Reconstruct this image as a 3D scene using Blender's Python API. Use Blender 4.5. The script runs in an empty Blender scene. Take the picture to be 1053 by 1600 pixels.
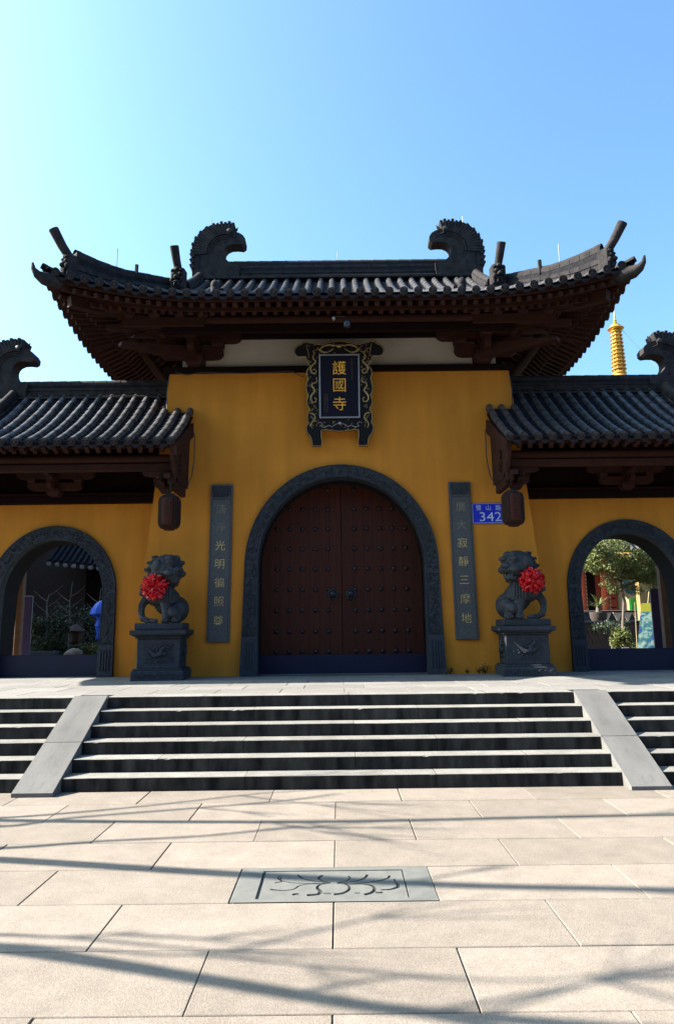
import bpy, bmesh, math, random
from mathutils import Vector, Matrix, noise
from mathutils.geometry import tessellate_polygon

random.seed(7)
R = math.radians
PI = math.pi
scene = bpy.context.scene
COL = scene.collection

# ------------------------------------------------------------------ camera, sky, sun, exposure
cam_data = bpy.data.cameras.new('camera')
cam = bpy.data.objects.new('camera', cam_data)
COL.objects.link(cam)
cam_data.sensor_fit = 'VERTICAL'
cam_data.sensor_height = 36.0
cam_data.lens = 36.0 * 1067 / 1600
cam_data.clip_start = 0.05
cam_data.clip_end = 3000
CAM = Vector((-0.08, 0.0, 1.75))
PITCH, ROLL = 0.1717, 0.0115
m = Matrix.Rotation(PI / 2 + PITCH, 4, 'X') @ Matrix.Rotation(-ROLL, 4, 'Z')
cam.matrix_world = Matrix.Translation(CAM) @ m
scene.camera = cam

SUN_EL, SUN_BACK = R(36.5), R(5.2)          # sun from the left, a little behind the facade
TO_SUN = Vector((-math.cos(SUN_EL) * math.cos(SUN_BACK), math.cos(SUN_EL) * math.sin(SUN_BACK), math.sin(SUN_EL)))
world = bpy.data.worlds.new('World')
scene.world = world
world.use_nodes = True
wn = world.node_tree.nodes
wn.clear()
sky = wn.new('ShaderNodeTexSky')
sky.sky_type = 'NISHITA'
sky.sun_disc = False
sky.sun_elevation = SUN_EL
sky.sun_rotation = math.atan2(TO_SUN.x, TO_SUN.y)
sky.altitude = 10
sky.air_density = 1.0
sky.dust_density = 3.0
sky.ozone_density = 3.0
bg = wn.new('ShaderNodeBackground')
bg.inputs['Strength'].default_value = 0.08
wo = wn.new('ShaderNodeOutputWorld')
tint = wn.new('ShaderNodeVectorMath')
tint.operation = 'MULTIPLY'
tint.inputs[1].default_value = (0.83, 1.11, 1.18)
world.node_tree.links.new(sky.outputs[0], tint.inputs[0])
world.node_tree.links.new(tint.outputs[0], bg.inputs[0])
world.node_tree.links.new(bg.outputs[0], wo.inputs[0])

sd = bpy.data.lights.new('sun', 'SUN')
sd.energy = 5.0
sd.angle = R(0.45)
sd.color = (1.0, 0.93, 0.82)
sun = bpy.data.objects.new('sun', sd)
COL.objects.link(sun)
sun.rotation_euler = TO_SUN.to_track_quat('Z', 'Y').to_euler()

vs = scene.view_settings
vs.view_transform = 'Standard'
vs.look = 'None'
vs.gamma = 1.0
vs.use_curve_mapping = False
vs.exposure = 2.2
scene.cycles.max_bounces = 8

# ------------------------------------------------------------------ materials
def mat(name, col, rough=0.8, metal=0.0, col2=None, scale=6.0, bump=0.0, bscale=40.0, spec=0.5, stain=None, stain_scale=2.0,
        stain_amt=0.5, sx=(1, 1, 1), detail=6, coat=0.0, extra=None):
    mt = bpy.data.materials.new(name)
    mt.use_nodes = True
    nt = mt.node_tree
    N, L = nt.nodes, nt.links
    b = N['Principled BSDF']
    b.inputs['Roughness'].default_value = rough
    b.inputs['Metallic'].default_value = metal
    b.inputs['Specular IOR Level'].default_value = spec
    b.inputs['Coat Weight'].default_value = coat
    tc = N.new('ShaderNodeTexCoord')
    mp = N.new('ShaderNodeMapping')
    mp.inputs['Scale'].default_value = sx
    L.new(tc.outputs['Object'], mp.inputs[0])
    out = None
    c2 = col2 or tuple(min(1, c * 0.72) for c in col)
    n1 = N.new('ShaderNodeTexNoise')
    n1.inputs['Scale'].default_value = scale
    n1.inputs['Detail'].default_value = detail
    n1.inputs['Roughness'].default_value = 0.65
    L.new(mp.outputs[0], n1.inputs['Vector'])
    rm = N.new('ShaderNodeValToRGB')
    rm.color_ramp.elements[0].position = 0.32
    rm.color_ramp.elements[1].position = 0.68
    rm.color_ramp.elements[0].color = (*c2, 1)
    rm.color_ramp.elements[1].color = (*col, 1)
    L.new(n1.outputs['Fac'], rm.inputs[0])
    out = rm.outputs[0]
    if stain:
        n2 = N.new('ShaderNodeTexNoise')
        n2.inputs['Scale'].default_value = stain_scale
        n2.inputs['Detail'].default_value = 8
        n2.inputs['Roughness'].default_value = 0.7
        L.new(mp.outputs[0], n2.inputs['Vector'])
        r2 = N.new('ShaderNodeValToRGB')
        r2.color_ramp.elements[0].position = 0.45
        r2.color_ramp.elements[1].position = 0.72
        r2.color_ramp.elements[0].color = (0, 0, 0, 1)
        r2.color_ramp.elements[1].color = (stain_amt,) * 3 + (1,)
        L.new(n2.outputs['Fac'], r2.inputs[0])
        mx = N.new('ShaderNodeMix')
        mx.data_type = 'RGBA'
        L.new(r2.outputs[0], mx.inputs['Factor'])
        L.new(out, mx.inputs[6])
        mx.inputs[7].default_value = (*stain, 1)
        out = mx.outputs[2]
    # small per-object variation so that repeated pieces differ
    oi = N.new('ShaderNodeObjectInfo')
    mr = N.new('ShaderNodeMapRange')
    mr.inputs['To Min'].default_value = 0.88
    mr.inputs['To Max'].default_value = 1.1
    L.new(oi.outputs['Random'], mr.inputs['Value'])
    hs = N.new('ShaderNodeHueSaturation')
    L.new(mr.outputs[0], hs.inputs['Value'])
    L.new(out, hs.inputs['Color'])
    out = hs.outputs[0]
    if extra:
        out = extra(N, L, mp, out, b)
    L.new(out, b.inputs['Base Color'])
    if bump and not b.inputs['Normal'].is_linked:
        nb = N.new('ShaderNodeTexNoise')
        nb.inputs['Scale'].default_value = bscale
        nb.inputs['Detail'].default_value = 4
        L.new(mp.outputs[0], nb.inputs['Vector'])
        bp = N.new('ShaderNodeBump')
        bp.inputs['Strength'].default_value = bump
        bp.inputs['Distance'].default_value = 0.01
        L.new(nb.outputs['Fac'], bp.inputs['Height'])
        L.new(bp.outputs[0], b.inputs['Normal'])
    return mt

def chisel(N, L, mp, out, b):
    """fine pecked granite: rows of small chisel marks"""
    v = N.new('ShaderNodeTexVoronoi')
    v.inputs['Scale'].default_value = 130
    m2 = N.new('ShaderNodeMapping')
    m2.inputs['Scale'].default_value = (1.4, 0.6, 1)
    L.new(mp.outputs[0], m2.inputs[0])
    L.new(m2.outputs[0], v.inputs['Vector'])
    n = N.new('ShaderNodeTexNoise')
    n.inputs['Scale'].default_value = 260
    n.inputs['Detail'].default_value = 3
    L.new(mp.outputs[0], n.inputs['Vector'])
    ad = N.new('ShaderNodeMath')
    ad.operation = 'ADD'
    L.new(v.outputs['Distance'], ad.inputs[0])
    L.new(n.outputs['Fac'], ad.inputs[1])
    bp = N.new('ShaderNodeBump')
    bp.inputs['Strength'].default_value = 0.35
    bp.inputs['Distance'].default_value = 0.004
    L.new(ad.outputs[0], bp.inputs['Height'])
    L.new(bp.outputs[0], b.inputs['Normal'])
    rp = N.new('ShaderNodeMapRange')
    rp.inputs['From Min'].default_value = 0.45
    rp.inputs['From Max'].default_value = 1.1
    rp.inputs['To Min'].default_value = 0.55
    rp.inputs['To Max'].default_value = 1.15
    L.new(ad.outputs[0], rp.inputs['Value'])
    mx = N.new('ShaderNodeVectorMath')
    mx.operation = 'SCALE'
    L.new(out, mx.inputs[0])
    L.new(rp.outputs[0], mx.inputs['Scale'])
    return mx.outputs[0]

def carving(N, L, mp, out, b):
    """shallow scroll carving in stone"""
    n = N.new('ShaderNodeTexNoise')
    n.inputs['Scale'].default_value = 7
    n.inputs['Detail'].default_value = 1
    n.inputs['Distortion'].default_value = 2.5
    L.new(mp.outputs[0], n.inputs['Vector'])
    w = N.new('ShaderNodeMath'); w.operation = 'MULTIPLY'; w.inputs[1].default_value = 42
    L.new(n.outputs['Fac'], w.inputs[0])
    s = N.new('ShaderNodeMath'); s.operation = 'SINE'
    L.new(w.outputs[0], s.inputs[0])
    n2 = N.new('ShaderNodeTexNoise'); n2.inputs['Scale'].default_value = 90
    L.new(mp.outputs[0], n2.inputs['Vector'])
    ad = N.new('ShaderNodeMath'); ad.operation = 'ADD'
    L.new(s.outputs[0], ad.inputs[0]); L.new(n2.outputs['Fac'], ad.inputs[1])
    bp = N.new('ShaderNodeBump'); bp.inputs['Strength'].default_value = 0.8; bp.inputs['Distance'].default_value = 0.012
    L.new(ad.outputs[0], bp.inputs['Height'])
    L.new(bp.outputs[0], b.inputs['Normal'])
    return out

def riser_dirt_shade(N, L, mp, out, b):
    """black staining plus painted-in shade on the vertical faces of the steps"""
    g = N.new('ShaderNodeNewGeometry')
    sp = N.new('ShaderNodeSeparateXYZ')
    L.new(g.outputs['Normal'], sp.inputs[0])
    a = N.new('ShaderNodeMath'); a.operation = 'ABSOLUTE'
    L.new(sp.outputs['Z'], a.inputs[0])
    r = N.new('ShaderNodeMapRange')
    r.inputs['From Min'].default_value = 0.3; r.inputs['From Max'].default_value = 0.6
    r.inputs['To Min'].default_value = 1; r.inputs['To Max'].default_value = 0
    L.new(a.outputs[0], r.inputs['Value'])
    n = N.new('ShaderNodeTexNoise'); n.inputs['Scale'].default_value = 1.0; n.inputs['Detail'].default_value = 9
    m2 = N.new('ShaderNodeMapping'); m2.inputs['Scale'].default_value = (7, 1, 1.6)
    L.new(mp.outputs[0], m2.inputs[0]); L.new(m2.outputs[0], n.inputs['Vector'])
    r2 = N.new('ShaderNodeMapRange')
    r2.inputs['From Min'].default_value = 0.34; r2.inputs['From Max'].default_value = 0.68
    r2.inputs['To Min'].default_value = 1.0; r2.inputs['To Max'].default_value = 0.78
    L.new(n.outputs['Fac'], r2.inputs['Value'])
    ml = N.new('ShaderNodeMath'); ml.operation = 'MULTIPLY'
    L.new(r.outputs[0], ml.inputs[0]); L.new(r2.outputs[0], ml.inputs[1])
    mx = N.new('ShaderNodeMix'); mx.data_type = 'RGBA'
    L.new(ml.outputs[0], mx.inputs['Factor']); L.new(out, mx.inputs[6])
    mx.inputs[7].default_value = (0.008, 0.008, 0.009, 1)  # near black: staining and the shade of the risers in one colour
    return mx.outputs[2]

def vert_streaks(N, L, mp, out, b):
    """rain streaks and faint trowel marks on plaster"""
    n = N.new('ShaderNodeTexNoise'); n.inputs['Scale'].default_value = 1.2; n.inputs['Detail'].default_value = 8
    m2 = N.new('ShaderNodeMapping'); m2.inputs['Scale'].default_value = (3.5, 1, 0.35)
    L.new(mp.outputs[0], m2.inputs[0]); L.new(m2.outputs[0], n.inputs['Vector'])
    r2 = N.new('ShaderNodeMapRange')
    r2.inputs['From Min'].default_value = 0.3; r2.inputs['From Max'].default_value = 0.7
    r2.inputs['To Min'].default_value = 0.86; r2.inputs['To Max'].default_value = 1.03
    L.new(n.outputs['Fac'], r2.inputs['Value'])
    mx = N.new('ShaderNodeVectorMath'); mx.operation = 'SCALE'
    L.new(out, mx.inputs[0]); L.new(r2.outputs[0], mx.inputs['Scale'])
    return mx.outputs[0]

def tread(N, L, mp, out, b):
    return riser_dirt_shade(N, L, mp, chisel(N, L, mp, out, b), b)

M = {}
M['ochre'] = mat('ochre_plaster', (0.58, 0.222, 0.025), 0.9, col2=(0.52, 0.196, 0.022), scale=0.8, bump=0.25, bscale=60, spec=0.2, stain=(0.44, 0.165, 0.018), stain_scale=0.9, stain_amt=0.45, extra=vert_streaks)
M['white_plaster'] = mat('white_plaster', (0.48, 0.44, 0.37), 0.9, scale=2, col2=(0.40, 0.365, 0.31), bump=0.1, spec=0.2)
M['tile'] = mat('roof_tile', (0.052, 0.051, 0.057), 0.42, col2=(0.022, 0.022, 0.028), scale=9, bump=0.2, bscale=30, spec=0.2, stain=(0.11, 0.105, 0.09), stain_scale=7, stain_amt=0.6)
M['pan'] = mat('roof_pan_tile', (0.022, 0.022, 0.026), 0.85, col2=(0.010, 0.010, 0.013), scale=9, bump=0.4, bscale=30, spec=0.06)
M['ridge'] = mat('ridge_tile', (0.040, 0.035, 0.034), 0.8, col2=(0.014, 0.013, 0.015), scale=6, bump=0.6, bscale=40, spec=0.1)
M['wood'] = mat('red_brown_wood', (0.044, 0.0135, 0.0075), 0.8, col2=(0.022, 0.0075, 0.005), scale=5, bump=0.2, bscale=30, stain=(0.03, 0.014, 0.010), stain_amt=0.6, spec=0.2)
M['dark_wood'] = mat('dark_wood', (0.010, 0.0045, 0.0035), 0.85, scale=5, bump=0.2, spec=0.1)
M['door'] = mat('door_wood', (0.058, 0.016, 0.009), 0.6, col2=(0.040, 0.011, 0.007), scale=3, sx=(6, 6, 0.5), bump=0.15, bscale=20, spec=0.12)
M['iron'] = mat('dark_iron', (0.03, 0.028, 0.03), 0.45, metal=0.5, scale=12)
M['stone'] = mat('blue_grey_stone', (0.036, 0.041, 0.050), 0.8, col2=(0.020, 0.024, 0.032), scale=14, bump=0.6, bscale=70, spec=0.22)
M['carved'] = mat('carved_stone', (0.050, 0.055, 0.064), 0.8, col2=(0.020, 0.024, 0.030), scale=14, spec=0.3, extra=carving)
M['lion'] = mat('lion_stone', (0.034, 0.037, 0.043), 0.7, col2=(0.014, 0.016, 0.020), scale=9, bump=0.7, bscale=45, spec=0.4)
M['plaque'] = mat('plaque_stone', (0.115, 0.118, 0.118), 0.85, col2=(0.040, 0.043, 0.048), scale=55, bump=0.8, bscale=60, spec=0.12)
M['threshold'] = mat('threshold_board', (0.008, 0.010, 0.030), 0.5, scale=3, spec=0.25)
M['paving'] = mat('pecked_granite', (0.192, 0.161, 0.133), 0.85, col2=(0.156, 0.131, 0.108), scale=5, spec=0.2, stain=(0.12, 0.10, 0.085), stain_scale=1.6, stain_amt=0.45, extra=chisel)
M['grout'] = mat('paving_bed', (0.045, 0.04, 0.036), 0.95, scale=20)
M['terrace'] = mat('terrace_stone', (0.185, 0.175, 0.162), 0.85, col2=(0.145, 0.137, 0.128), scale=4, spec=0.15, stain=(0.11, 0.10, 0.095), stain_amt=0.4, extra=chisel)
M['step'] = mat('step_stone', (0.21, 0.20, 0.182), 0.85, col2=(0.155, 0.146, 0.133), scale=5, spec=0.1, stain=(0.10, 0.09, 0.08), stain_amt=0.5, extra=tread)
M['ramp'] = mat('ramp_stone', (0.150, 0.145, 0.137), 0.85, col2=(0.095, 0.091, 0.088), scale=4, sx=(2.5, 0.8, 1), spec=0.15, stain=(0.06, 0.056, 0.055), stain_amt=0.9, extra=chisel)
M['lotus'] = mat('green_grey_stone', (0.118, 0.118, 0.108), 0.8, col2=(0.085, 0.086, 0.08), scale=7, bump=0.2, bscale=80, spec=0.3)
M['groove'] = mat('dark_groove', (0.035, 0.035, 0.03), 0.95, scale=20)
M['gold'] = mat('gold_leaf', (0.95, 0.52, 0.07), 0.4, metal=0.15, scale=20, col2=(0.85, 0.42, 0.05))
M['old_gold'] = mat('faded_gold', (0.42, 0.30, 0.12), 0.5, metal=0.4, scale=20, col2=(0.22, 0.16, 0.07))
M['pagoda'] = mat('gilded_pagoda', (0.62, 0.36, 0.07), 0.4, metal=0.5, scale=4, col2=(0.45, 0.25, 0.04))
M['lacquer'] = mat('black_lacquer', (0.006, 0.006, 0.008), 0.55, scale=20, bump=0.6, bscale=30, spec=0.15)
M['panel_black'] = mat('name_panel', (0.005, 0.005, 0.014), 0.4, scale=3, spec=0.2)
M['silver'] = mat('silver_trim', (0.30, 0.30, 0.34), 0.45, metal=0.4, scale=9)
M['sign_blue'] = mat('sign_blue', (0.006, 0.012, 0.42), 0.4, scale=2, col2=(0.005, 0.010, 0.38))
M['sign_white'] = mat('sign_white', (0.5, 0.55, 0.66), 0.5, scale=2)
M['red_silk'] = mat('red_silk', (0.66, 0.004, 0.010), 0.35, scale=10, col2=(0.35, 0.002, 0.004), spec=0.4)
M['lantern'] = mat('lantern_mesh', (0.022, 0.011, 0.009), 0.7, scale=30, col2=(0.010, 0.006, 0.006), spec=0.15)
M['lantern_red'] = mat('lantern_panel', (0.055, 0.012, 0.007), 0.7, scale=10, spec=0.15)
M['cable'] = mat('black_cable', (0.015, 0.015, 0.016), 0.5)
M['steel'] = mat('galvanised_steel', (0.35, 0.36, 0.38), 0.4, metal=0.8)
M['bark'] = mat('bark', (0.13, 0.10, 0.08), 0.9, bump=0.8, bscale=25)
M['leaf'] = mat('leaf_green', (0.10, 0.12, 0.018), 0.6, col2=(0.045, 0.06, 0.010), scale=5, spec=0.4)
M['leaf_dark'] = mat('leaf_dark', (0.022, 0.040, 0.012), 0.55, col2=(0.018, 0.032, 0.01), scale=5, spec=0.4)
M['orange'] = mat('orange_wall', (0.42, 0.062, 0.014), 0.7, scale=1, col2=(0.36, 0.05, 0.012))
M['cream'] = mat('cream_wall', (0.42, 0.32, 0.17), 0.85, scale=1)
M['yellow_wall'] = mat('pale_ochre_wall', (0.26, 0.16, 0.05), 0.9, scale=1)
M['brown_wall'] = mat('brown_stone_wall', (0.045, 0.030, 0.024), 0.9, scale=8, bump=0.8, bscale=12)
M['navy'] = mat('navy_board', (0.006, 0.008, 0.07), 0.4)
M['blue_cloth'] = mat('blue_cloth', (0.02, 0.10, 0.62), 0.5)
M['poster'] = None
M['teal'] = mat('teal_medallion', (0.03, 0.20, 0.24), 0.6, scale=14, col2=(0.01, 0.07, 0.09))
M['bag_green'] = mat('green_bag', (0.06, 0.5, 0.05), 0.6)
M['bag_red'] = mat('red_bag', (0.6, 0.03, 0.04), 0.6)
M['soil'] = mat('soil', (0.09, 0.07, 0.05), 0.95, scale=8)
M['post_brown'] = mat('post_brown', (0.13, 0.075, 0.04), 0.8)
M['reveal'] = mat('shade_dark_reveal', (0.014, 0.014, 0.016), 0.9, scale=6, spec=0.1)  # arch stone darkened: shade inside the openings is put into this colour
M['glass_dark'] = mat('dark_lens', (0.02, 0.04, 0.06), 0.1)

def poster_mat():
    mt = bpy.data.materials.new('poster_print'); mt.use_nodes = True
    N, L = mt.node_tree.nodes, mt.node_tree.links
    b = N['Principled BSDF']; b.inputs['Roughness'].default_value = 0.9; b.inputs['Specular IOR Level'].default_value = 0.05
    tc = N.new('ShaderNodeTexCoord')
    v = N.new('ShaderNodeTexNoise'); v.inputs['Scale'].default_value = 5; v.inputs['Detail'].default_value = 4; v.inputs['Distortion'].default_value = 1.5
    L.new(tc.outputs['Object'], v.inputs['Vector'])
    r = N.new('ShaderNodeValToRGB'); cr = r.color_ramp
    cr.elements[0].position = 0.38; cr.elements[0].color = (0.008, 0.025, 0.08, 1)
    cr.elements[1].position = 0.62; cr.elements[1].color = (0.085, 0.115, 0.105, 1)
    e = cr.elements.new(0.47); e.color = (0.018, 0.055, 0.04, 1)
    e = cr.elements.new(0.53); e.color = (0.05, 0.09, 0.10, 1)
    L.new(v.outputs['Fac'], r.inputs[0]); L.new(r.outputs[0], b.inputs['Base Color'])
    return mt
M['poster'] = poster_mat()
M['poster_top'] = mat('poster_header', (0.07, 0.095, 0.008), 0.9, scale=6, col2=(0.10, 0.085, 0.012), spec=0.05)

# ------------------------------------------------------------------ mesh helpers
class MB:
    def __init__(s, T=None):
        s.v, s.f, s.T = [], [], T
    def add(s, vs, fs):
        o = len(s.v)
        s.v += [Vector(p) for p in vs]
        s.f += [tuple(i + o for i in f) for f in fs]
        return s
    def box(s, x0, x1, y0, y1, z0, z1):
        return s.add([(x0, y0, z0), (x1, y0, z0), (x1, y1, z0), (x0, y1, z0), (x0, y0, z1), (x1, y0, z1), (x1, y1, z1), (x0, y1, z1)],
                     [(0, 3, 2, 1), (4, 5, 6, 7), (0, 1, 5, 4), (1, 2, 6, 5), (2, 3, 7, 6), (3, 0, 4, 7)])
    def bbox(s, x0, x1, y0, y1, z0, z1, b=0.01):
        """box with bevelled edges"""
        bm = bmesh.new()
        bmesh.ops.create_cube(bm, size=1)
        for v in bm.verts:
            v.co = Vector(((x0 + x1) / 2 + v.co.x * (x1 - x0), (y0 + y1) / 2 + v.co.y * (y1 - y0), (z0 + z1) / 2 + v.co.z * (z1 - z0)))
        bmesh.ops.bevel(bm, geom=bm.edges[:], offset=b, segments=1, affect='EDGES')
        bm.verts.index_update()
        s.add([v.co.copy() for v in bm.verts], [[v.index for v in f.verts] for f in bm.faces])
        bm.free()
        return s
    def beam(s, a, b, w, h, up=(0, 0, 1), w2=None, h2=None):
        """box from point a to point b, width w, height h (centred)"""
        a, b = Vector(a), Vector(b)
        d = (b - a).normalized()
        sd = d.cross(Vector(up)).normalized()
        u = sd.cross(d)
        w2 = w if w2 is None else w2
        h2 = h if h2 is None else h2
        P = []
        for c, ww, hh in ((a, w, h), (b, w2, h2)):
            for i, j in ((-1, -1), (1, -1), (1, 1), (-1, 1)):
                P.append(c + sd * ww / 2 * i + u * hh / 2 * j)
        return s.add(P, [(3, 2, 1, 0), (4, 5, 6, 7), (0, 1, 5, 4), (1, 2, 6, 5), (2, 3, 7, 6), (3, 0, 4, 7)])
    def tube(s, pts, r, n=8, caps=True):
        pts = [Vector(p) for p in pts]
        rr = r if isinstance(r, (list, tuple)) else [r] * len(pts)
        P, F = [], []
        up = Vector((0.13, 0.21, 0.97))
        for i, p in enumerate(pts):
            d = (pts[min(i + 1, len(pts) - 1)] - pts[max(i - 1, 0)]).normalized()
            if abs(d.dot(up)) > 0.95:
                up = Vector((0.9, 0.3, 0.1))
            a = d.cross(up).normalized(); b = a.cross(d).normalized()
            up = b
            for k in range(n):
                t = 2 * PI * k / n
                P.append(p + (a * math.cos(t) + b * math.sin(t)) * rr[i])
        for i in range(len(pts) - 1):
            for k in range(n):
                F.append((i * n + k, i * n + (k + 1) % n, (i + 1) * n + (k + 1) % n, (i + 1) * n + k))
        if caps:
            F.append(tuple(range(n))[::-1]); F.append(tuple((len(pts) - 1) * n + k for k in range(n)))
        return s.add(P, F)
    def lathe(s, c, prof, n=24, axis='Z'):
        """prof: list of (radius, height)"""
        c = Vector(c); P, F = [], []
        for r, h in prof:
            for k in range(n):
                t = 2 * PI * k / n
                x, y = r * math.cos(t), r * math.sin(t)
                P.append(c + (Vector((x, y, h)) if axis == 'Z' else Vector((x, -h, y)) if axis == '-Y' else Vector((x, h, y))))
        for i in range(len(prof) - 1):
            for k in range(n):
                F.append((i * n + k, i * n + (k + 1) % n, (i + 1) * n + (k + 1) % n, (i + 1) * n + k))
        F.append(tuple(range(n))[::-1]); F.append(tuple((len(prof) - 1) * n + k for k in range(n)))
        return s.add(P, F)
    def ball(s, c, r, n=10, m_=7):
        c = Vector(c); r = Vector(r) if hasattr(r, '__len__') else Vector((r, r, r))
        P = [c + Vector((0, 0, r.z))]
        for i in range(1, m_):
            a = PI * i / m_
            for k in range(n):
                t = 2 * PI * k / n
                P.append(c + Vector((r.x * math.sin(a) * math.cos(t), r.y * math.sin(a) * math.sin(t), r.z * math.cos(a))))
        P.append(c - Vector((0, 0, r.z)))
        F = [(0, 1 + k, 1 + (k + 1) % n) for k in range(n)]
        for i in range(m_ - 2):
            for k in range(n):
                F.append((1 + i * n + k, 1 + (i + 1) * n + k, 1 + (i + 1) * n + (k + 1) % n, 1 + i * n + (k + 1) % n))
        b = 1 + (m_ - 2) * n
        F += [(b + k, len(P) - 1, b + (k + 1) % n) for k in range(n)]
        return s.add(P, F)
    def plate(s, outer, holes, y0, y1):
        """polygon in x,z (outer + holes) extruded between y0 (front) and y1 (back)"""
        loops = [outer] + holes
        flat = [p for l in loops for p in l]
        tris = tessellate_polygon([[Vector((p[0], p[1], 0)) for p in l] for l in loops])
        n = len(flat)
        P = [(p[0], y0, p[1]) for p in flat] + [(p[0], y1, p[1]) for p in flat]
        F = []
        for t in tris:
            a, b, c = [Vector(flat[i]) for i in t]
            if (b - a).cross(c - a) > 0: t = t[::-1]
            # normal of (x,z) ccw triangle points to -y
            F.append(tuple(t)[::-1]); F.append(tuple(i + n for i in t))
        o = 0
        for l in loops:
            k = len(l)
            ar = sum(l[i][0] * l[(i + 1) % k][1] - l[(i + 1) % k][0] * l[i][1] for i in range(k))
            ccw = (ar > 0) == (o == 0)
            for i in range(k):
                a, b = o + i, o + (i + 1) % k
                F.append((a, a + n, b + n, b) if ccw else (b, b + n, a + n, a))
            o += k
        return s.add(P, F)
    def build(s, name, material, parent=None, smooth=False, label=None, kind=None):
        P = [s.T @ v for v in s.v] if s.T else s.v
        off = Vector((0, 0, 0))
        if parent is not None:
            off = world_loc(parent)
        me = bpy.data.meshes.new(name)
        me.from_pydata([tuple(p - off) for p in P], [], s.f)
        me.materials.append(material)
        if smooth:
            me.polygons.foreach_set('use_smooth', [True] * len(me.polygons))
            try:
                me.set_sharp_from_angle(angle=R(smooth if smooth is not True else 40))
            except Exception:
                pass
        me.update()
        o = bpy.data.objects.new(name, me)
        COL.objects.link(o)
        if parent is not None:
            o.parent = parent
        if label: o['label'] = label
        if kind: o['kind'] = kind
        return o

WL = {}
def world_loc(o):
    p = Vector(o.location)
    while o.parent is not None:
        o = o.parent
        p = p + Vector(o.location)
    return p

def tag(o, label, cat, group=None):
    o['label'] = label; o['category'] = cat
    if group: o['group'] = group
    return o
def thing(name, label, cat, loc, group=None):
    o = bpy.data.objects.new(name, None)
    o.empty_display_size = 0.2
    COL.objects.link(o)
    o.location = loc
    return tag(o, label, cat, group)
def structure(name, loc=(0, 0, 0)):
    o = bpy.data.objects.new(name, None); COL.objects.link(o); o.location = loc
    o['kind'] = 'structure'
    return o
def inst(mesh, name, mw, parent):
    """object sharing a mesh, placed with world matrix mw under parent (parents have no rotation)"""
    o = bpy.data.objects.new(name, mesh)
    COL.objects.link(o)
    o.parent = parent
    off = world_loc(parent)
    o.matrix_local = Matrix.Translation(-off) @ mw
    return o
def text_mb(body, size, extrude=0.006, T=None, thin=0.0):
    """flat lettering as a mesh, centred on the origin, in the xz plane facing -y"""
    cu = bpy.data.curves.new('lettering', 'FONT')
    cu.body = body; cu.size = size; cu.align_x = 'CENTER'; cu.align_y = 'CENTER'
    cu.extrude = extrude; cu.resolution_u = 3; cu.offset = -size * thin
    ob = bpy.data.objects.new('lettering', cu); COL.objects.link(ob)
    bpy.context.view_layer.update()
    me = bpy.data.meshes.new_from_object(ob.evaluated_get(bpy.context.evaluated_depsgraph_get()))
    mb = MB(T)
    co = [v.co.copy() for v in me.vertices]
    if co:
        cx = (min(c.x for c in co) + max(c.x for c in co)) / 2; cy = (min(c.y for c in co) + max(c.y for c in co)) / 2
        mb.add([(c.x - cx, -c.z, c.y - cy) for c in co], [tuple(p.vertices) for p in me.polygons])
    bpy.data.objects.remove(ob); bpy.data.curves.remove(cu); bpy.data.meshes.remove(me)
    return mb
def put(mb, T):
    mb.v = [T @ v for v in mb.v]
    return mb
def arc_pts(cx, cz, rx, rz, a0, a1, n):
    return [(cx + rx * math.cos(a0 + (a1 - a0) * i / n), cz + rz * math.sin(a0 + (a1 - a0) * i / n)) for i in range(n + 1)]

# ------------------------------------------------------------------ ground, plaza, steps, terrace
TZ = 0.9
g = structure('ground')
MB().box(-600, 600, -200, 7.7, -0.6, -0.045).build('ground_sheet', M['grout'], g)
MB().box(-600, 600, 16.9, 900, -0.6, 0.86).build('far_ground', M['soil'], g)

plaza = structure('plaza')
MB().box(-9.2, 9.2, -1.9, 8.3, -0.2, -0.020).build('paving_bed', M['grout'], plaza)
SX, SY, X0 = 1.38, 0.663, -0.818
row_y = [8.154 - SY * k for k in range(0, 16)]
for k in range(15):
    y1, y0 = row_y[k], row_y[k + 1]
    off = 0 if k % 2 == 0 else SX / 2
    for n_ in range(-7, 8):
        xa = X0 + off + n_ * SX
        if k == 4 and n_ == 0:
            continue
        gp = 0.0035
        dz = random.uniform(-0.002, 0.002)
        jx = random.uniform(-0.003, 0.003) if k != 4 else 0
        mb = MB().bbox(xa + gp + jx, xa + SX - gp + jx * 0.9, y0 + gp, y1 - gp, -0.05, dz, 0.004)
        o = mb.build('paving_slab', M['paving'], plaza)
        
stairs = structure('stone_steps')
D0, GO = 8.066, 0.289
rnd_s = random.Random(77)
def step_block(x0, x1, i):
    """granite step stone with a worn, slightly chipped nosing"""
    y0 = D0 + (i - 1) * GO
    z1 = 0.15 * i - rnd_s.uniform(0, 0.003)
    yb, zb = y0 + GO + 0.05, 0.15 * i - 0.15
    a, b = x0 + 0.0025, x1 - 0.0025
    n = max(4, int((b - a) / 0.05))
    P, F = [], []
    chip = 0
    for k in range(n + 1):
        x = a + (b - a) * k / n
        w = 0.006 + 0.003 * noise.noise(Vector((x * 3, i * 5, 0)))
        if rnd_s.random() < 0.02: w += rnd_s.uniform(0.003, 0.012)
        dy = 0.003 * noise.noise(Vector((x * 1.1, i * 7, 3)))
        P += [(x, y0 + dy, zb), (x, y0 + dy, z1 - w), (x, y0 + dy + w, z1), (x, yb, z1)]
    for k in range(n):
        for q in range(3):
            F.append((4 * k + q, 4 * k + 4 + q, 4 * k + 5 + q, 4 * k + 1 + q))
    F += [(0, 1, 2, 3), (4 * n + 3, 4 * n + 2, 4 * n + 1, 4 * n)]
    MB().add(P, F).build('step_block', M['step'], stairs)
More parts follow.
